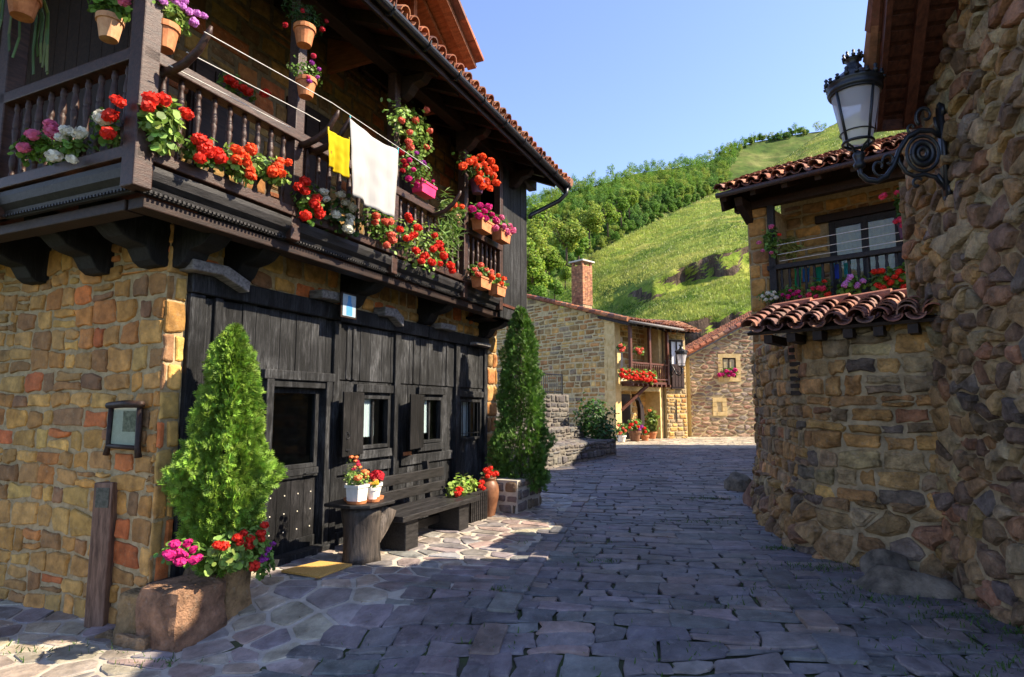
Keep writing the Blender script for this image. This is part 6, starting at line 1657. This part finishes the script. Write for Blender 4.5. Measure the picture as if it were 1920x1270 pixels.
# slatted box and urn ----------------------------------------------
sb = frthing(L, 'slatted_planter', 'dark slatted wooden planter box with pale geranium leaves beside the bench', 'planter')
mb = MB()
for q in range(9):
    y = 2.78 + q * .058; mb.box(.86, .875, y, y + .035, .0, .40)
for q in range(5):
    x = .52 + q * .07; mb.box(x, x + .045, 2.765, 2.779, 0, .4); 
mb.build('slat', M['benchwood'], sb, bevel=.003)
MB().box(.50, .87, 2.76, 3.30, .385, .42).build('rim', M['benchwood'], sb, bevel=.004); MB().box(.52, .855, 2.785, 3.28, .02, .38).build('liner', M['interior'], sb)
bp('pale-leaved geranium with red blooms growing in the slatted box', 868, 912, 50, 38, H_('red', (858, 926), (862, 918), (903, 905), (906, 916), (901, 912)), x=.75, col=(.24, .34, .06), n=200, ls=.045, rad=.04, rx=.15, group='plants at the foot of the timber front')
ur = thing('clay_urn', 'tall brown glazed clay urn standing before the stone pedestal', 'urn', L.w(.80, 3.46, 0), L.a)
MB().lathe([(.095, 0), (.10, .02), (.12, .12), (.15, .26), (.16, .36), (.15, .45), (.115, .51), (.10, .53), (.12, .55), (.115, .57), (.095, .57), (.09, .53), (.001, .5)], 24).build('body', M['urn'], ur, smooth=True)
bp('red geranium blooming in the mouth of the clay urn', 918, 890, 30, 22, H_('red', (912, 882), (920, 878), (925, 890), (914, 893), (930, 888), (919, 887)), x=.80, col=(.04, .09, .02), n=60, ls=.03, rad=.04, rx=.1, group='plants at the foot of the timber front')

# laundry ----------------------------------------------------------
def cloth(name, label, quad, mat, ncol, parts=True, sag=.035, th=.004, fold=.012, cat='cloth', x=1.12, fr=L, sw=0):
    """cloth hung from a line: quad = four pixels, clockwise from the upper left, on the plane x of the house"""
    P = [fr.atx(a_, b_, x) if not sw else fr.aty(a_, b_, x) for a_, b_ in quad]; W = [fr.w(p.x, p.y, p.z) for p in P]
    root = thing(name, label, cat, W[0], fr.a, None); inv = Matrix.Rotation(-fr.a, 3, 'Z')
    Q = [inv @ (w - W[0]) for w in W]; n, m = 20, 24; vs = []
    for i in range(m + 1):
        v = i / m
        for j in range(n + 1):
            u = j / n; p = Q[0].lerp(Q[1], u).lerp(Q[3].lerp(Q[2], u), v)
            d_ = fold * (.25 + .75 * v) * (math.sin(u * 9 + 1.3 * v) + .5 * math.sin(u * 21 + 2 + v) + .9 * noise.noise((u * 3.5, v * 1.6, 4)) + .5 * noise.noise((u * 9, v * 5, 8))) + .006 * noise.noise((u * 6, v * 6, 1))
            z_ = -sag * math.sin(math.pi * u) * (1 - v) + .012 * v * math.sin(u * 7)
            vs.append((p.x + (d_ if not sw else 0), p.y + (0 if not sw else d_), p.z + z_))
    mb = MB().add(vs, [(i * (n + 1) + j, i * (n + 1) + j + 1, (i + 1) * (n + 1) + j + 1, (i + 1) * (n + 1) + j) for i in range(m) for j in range(n)], 0, ncol)
    o = mb.build('cloth', mat, root, smooth=True); s_ = o.modifiers.new('thick', 'SOLIDIFY'); s_.thickness = th
    for k_ in (0, 1):
        p = Q[k_]; MB().bar(p + Vector((.0, .01 * (1 - 2 * k_), -.035)), p + Vector((0, .01 * (1 - 2 * k_), .03)), .014, .012, (1, 0, 0), 0, (.6, .5, .05) if name == 'yellow_cloth' else (.05, .45, .5)).build('peg', M['petal'], root)
    return root, Q
cloth('white_towel', 'plain white towel pegged to the clothes line on the balcony', ((655, 222), (747, 283), (745, 414), (656, 366)), M['whitecloth'], (.43, .425, .415), fold=.035)
yt, Q = cloth('yellow_cloth', 'small yellow cloth pegged beside the white towel', ((614, 243), (656, 264), (656, 337), (613, 312)), M['whitecloth'], (.50, .36, .01), sag=.005, fold=.025)
for k, v in ((0, .62), (1, .74)):
    p = Q[0].lerp(Q[3], v) + (Q[1] - Q[0]) * .13; MB().bar(p + Vector((.02, -.012, 0)), p + Vector((.02, .012, 0)), .004, .035, (0, 0, 1), 0, (.6, .08, .03)).build('mark', M['petal'], yt)
def line(label, pts, x, fr=L, y=None, rad=.004):
    P = []
    for a_, b_ in pts:
        p = fr.atx(a_, b_, x) if y is None else fr.aty(a_, b_, y); P.append(fr.w(p.x, p.y, p.z))
    o = thing('clothes_line', label, 'clothes line', P[0]); loc = [tuple(q - P[0]) for q in P]
    MB().tube(loc, rad, 6).build('rope', M['rope'], o)
line('outermost white clothes line from the first curved arm past the pots', ((383, 60), (622, 193), (640, 205), (806, 316)), 1.12)
line('middle white clothes line of the first balcony bay', ((350, 98), (575, 214), (600, 228)), .95)
line('innermost white clothes line along the first bay top rail', ((316, 122), (545, 240)), .82)
GF = 'swim towels drying on the right balcony'
TWL = [((1490, 505), (1502, 503), (1502, 540), (1490, 542), (.03, .40, .16), 'green towel, leftmost on the black right-hand balcony'), ((1505, 504), (1518, 502), (1518, 528), (1505, 530), (.03, .17, .5), 'wide blue towel beside the green one on the black balcony'), ((1528, 502), (1541, 499), (1540, 540), (1528, 542), (.02, .34, .22), 'teal green towel in the middle of the black balcony'), ((1564, 497), (1577, 494), (1574, 522), (1566, 524), (.05, .10, .55), 'deep blue towel hanging under the two clothes pegs'), ((1582, 494), (1595, 491), (1592, 516), (1583, 522), (.04, .36, .42), 'turquoise towel, rightmost on the black balcony')]
for a_, b_, c_, d_, col, lb in TWL:
    r_, _ = cloth('towel', lb, (a_, b_, c_, d_), M['whitecloth'], col, x=.12, fr=BH2, sw=1, fold=.01, sag=.0); r_['group'] = GF
line('upper clothes line across the black right balcony', ((1452, 461), (1718, 412)), None, BH2, -.3, .006)
line('middle clothes line across the black right balcony', ((1458, 478), (1718, 430)), None, BH2, -.22, .006)
line('lowest clothes line just above the black balcony rail', ((1462, 490), (1718, 447)), None, BH2, -.15, .006)

# plants of the right-hand balcony
GR = 'flowering plants on the black right balcony'
def rp(label, fx, fy, w, h, heads, yy=-.22, **k):
    return bp(label, fx, fy, w, h, heads, side=yy, fr=BH2, group=GR, **k)
rp('small white-flowered plant at the left end of the tile ridge', 1440, 556, 38, 26, H_('white', (1430, 556), (1440, 550), (1448, 553), (1455, 558), (1436, 562), (1446, 561), (1452, 548)), n=90, rad=.035, name='white_alyssum', ls=.03)
rp('magenta geranium next to the white plant on the right balcony', 1485, 548, 55, 26, H_('magenta', (1468, 553), (1478, 556), (1488, 552), (1495, 548), (1500, 556), (1482, 545)), n=110, rad=.04, ls=.04)
rp('rose geranium left of the lilac one on the right balcony', 1538, 540, 50, 34, H_('rose', (1524, 541), (1536, 540), (1543, 541), (1517, 553), (1530, 556)) + H_('red', (1546, 528), (1552, 552)), n=120, rad=.045, ls=.045)
rp('lilac pink geranium in the middle of the right balcony', 1598, 535, 60, 40, H_('lilac', (1592, 523), (1588, 530), (1584, 535), (1594, 519), (1606, 538), (1618, 527), (1609, 533)), n=150, rad=.045, ls=.05)
rp('scarlet geranium right of the lilac one on the black balcony', 1658, 527, 60, 45, H_('red', (1640, 510), (1652, 508), (1662, 522), (1670, 530), (1646, 535), (1678, 519), (1655, 540)), n=170, rad=.05, ls=.055)
rp('big scarlet geranium against the rubble wall on the black balcony', 1700, 518, 50, 55, H_('red', (1690, 525), (1702, 512), (1712, 520), (1696, 538), (1708, 535), (1718, 508), (1686, 510)), n=170, rad=.05, ls=.055)
rp('pink geranium trailing from the left post of the black balcony', 1446, 452, 32, 60, H_('pink', (1423, 455), (1446, 425), (1446, 474), (1430, 470)) + H_('red', (1461, 440),), yy=-.25, n=140, ls=.045, rad=.04, name='hanging_geranium')
rp('yellowish spider plant beside the left post of the black balcony', 1480, 465, 45, 45, [], yy=.0, n=110, ls=.10, shape=LONG, col=(.20, .22, .05), name='spider_plant')
rp('red geranium trailing beside the rubble wall in a black holder', 1693, 385, 32, 75, H_('rose', (1656, 368), (1682, 362), (1693, 357), (1697, 380), (1680, 415), (1690, 412), (1694, 422)), yy=-.3, n=170, ls=.05, rad=.05, name='hanging_geranium', pot=('round', .10, .3, 'purplepot'), col=(.06, .13, .025))

# plants of the back houses
GB = 'flowers on the back house balcony'
for k, (px, lb) in enumerate(((1170, 'red geranium at the corner end of the back house balcony'), (1183, 'second red geranium from the corner of the back house balcony'), (1196, 'red geranium in the middle of the back house balcony'), (1209, 'red geranium right of the middle post of the back house balcony'), (1222, 'red geranium at the far end of the back house balcony'))):
    y0 = 700 + (px - 1170) * .12
    bp(lb, px, y0, 15, 24, H_('red', (px - 4, y0 - 6), (px + 3, y0 - 2), (px - 2, y0 + 6), (px + 5, y0 + 8), (px - 5, y0 + 2)), side=-.78, fr=BK, group=GB, n=120, ls=.09, rad=.11, col=PALE, rx=.2)
GQ = 'pot plants at the door of the back house'
bp('pale red geranium pot beside the sandstone corner of the back house', 1165, 805, 22, 28, H_('salmon', (1160, 798), (1168, 803), (1172, 808), (1163, 812)), side=-.7, fr=BK, group=GQ, n=110, ls=.09, rad=.09, pot=('round', .22, .3, 'whitepot'), rx=.2)
bp('red geranium in a brown tub before the arched door', 1190, 797, 26, 26, H_('red', (1184, 796), (1192, 792), (1196, 800), (1180, 802)) + H_('purple', (1198, 805), (1203, 800)), side=-.7, fr=BK, group=GQ, n=140, ls=.09, rad=.09, pot=('round', .3, .5, 'urn'), rx=.2)
bp('small red plant in a bright terracotta pot between tub and tall plant', 1209, 807, 12, 22, H_('red', (1208, 803), (1210, 810)), side=-.7, fr=BK, group=GQ, n=70, ls=.08, rad=.09, pot=('round', .2, .33, 'terracotta'), rx=.15)
bp('tall leafy yellow-green plant in a terracotta pot by the narrow house', 1222, 790, 18, 48, H_('peach', (1218, 770),), side=-.7, fr=BK, group=GQ, n=240, ls=.12, rad=.08, pot=('round', .24, .35, 'terracotta'), col=(.16, .22, .04), rx=.25, name='potted_shrub')
bp('pink geranium hanging at the corner above the back balcony rail', 1166, 652, 14, 20, H_('salmon', (1163, 648), (1169, 653), (1166, 657)), side=-.66, fr=BK, group=GB, n=70, ls=.09, rad=.1, rx=.15, name='hanging_geranium')
bp('pink geranium hung on the middle post above the back balcony rail', 1199, 658, 16, 18, H_('salmon', (1195, 655), (1203, 655), (1199, 661)), side=-.66, fr=BK, group=GB, n=70, ls=.09, rad=.1, rx=.15, name='hanging_geranium')
bp('pink petunia trailing under the window of the end house', 1367, 697, 34, 16, H_('magenta', (1355, 702), (1362, 696), (1370, 698), (1378, 694), (1366, 704), (1374, 703), (1350, 703)), side=-.2, fr=FH, n=110, ls=.09, rad=.12, rx=.15, group=None, name='window_petunia')
def shrub(label, c, r, n, ls, col, name='shrub'):
    root = thing(name, label, 'shrub', (c[0], c[1], c[2] - r[2]))
    foliage(root, (0, 0, r[2]), r, n, ls, col, [(0, -.6, 0), (.3, -.1, .06), (.15, .4, 0), (0, .7, -.05), (-.15, .4, 0), (-.3, -.1, .06)])
    s_ = MB()
    for k in range(6): s_.tube([(0, 0, -.1), (random.uniform(-1, 1) * r[0] * .6, random.uniform(-1, 1) * r[1] * .6, r[2] * 1.3)], [.03, .01], 6)
    s_.build('stem', M['bark'], root)
w = depth_at(1115, 785, 21.6)
shrub('dense dark green shrub growing over the terrace wall at the gable corner', (w.x, w.y, w.z), (.75, .7, .75), 900, .13, (.045, .115, .018))
w = depth_at(1133, 812, 20.9)
shrub('lower lobe of shrub spilling onto the low lane wall', (w.x, w.y, w.z), (.45, .4, .4), 400, .11, (.04, .105, .02))
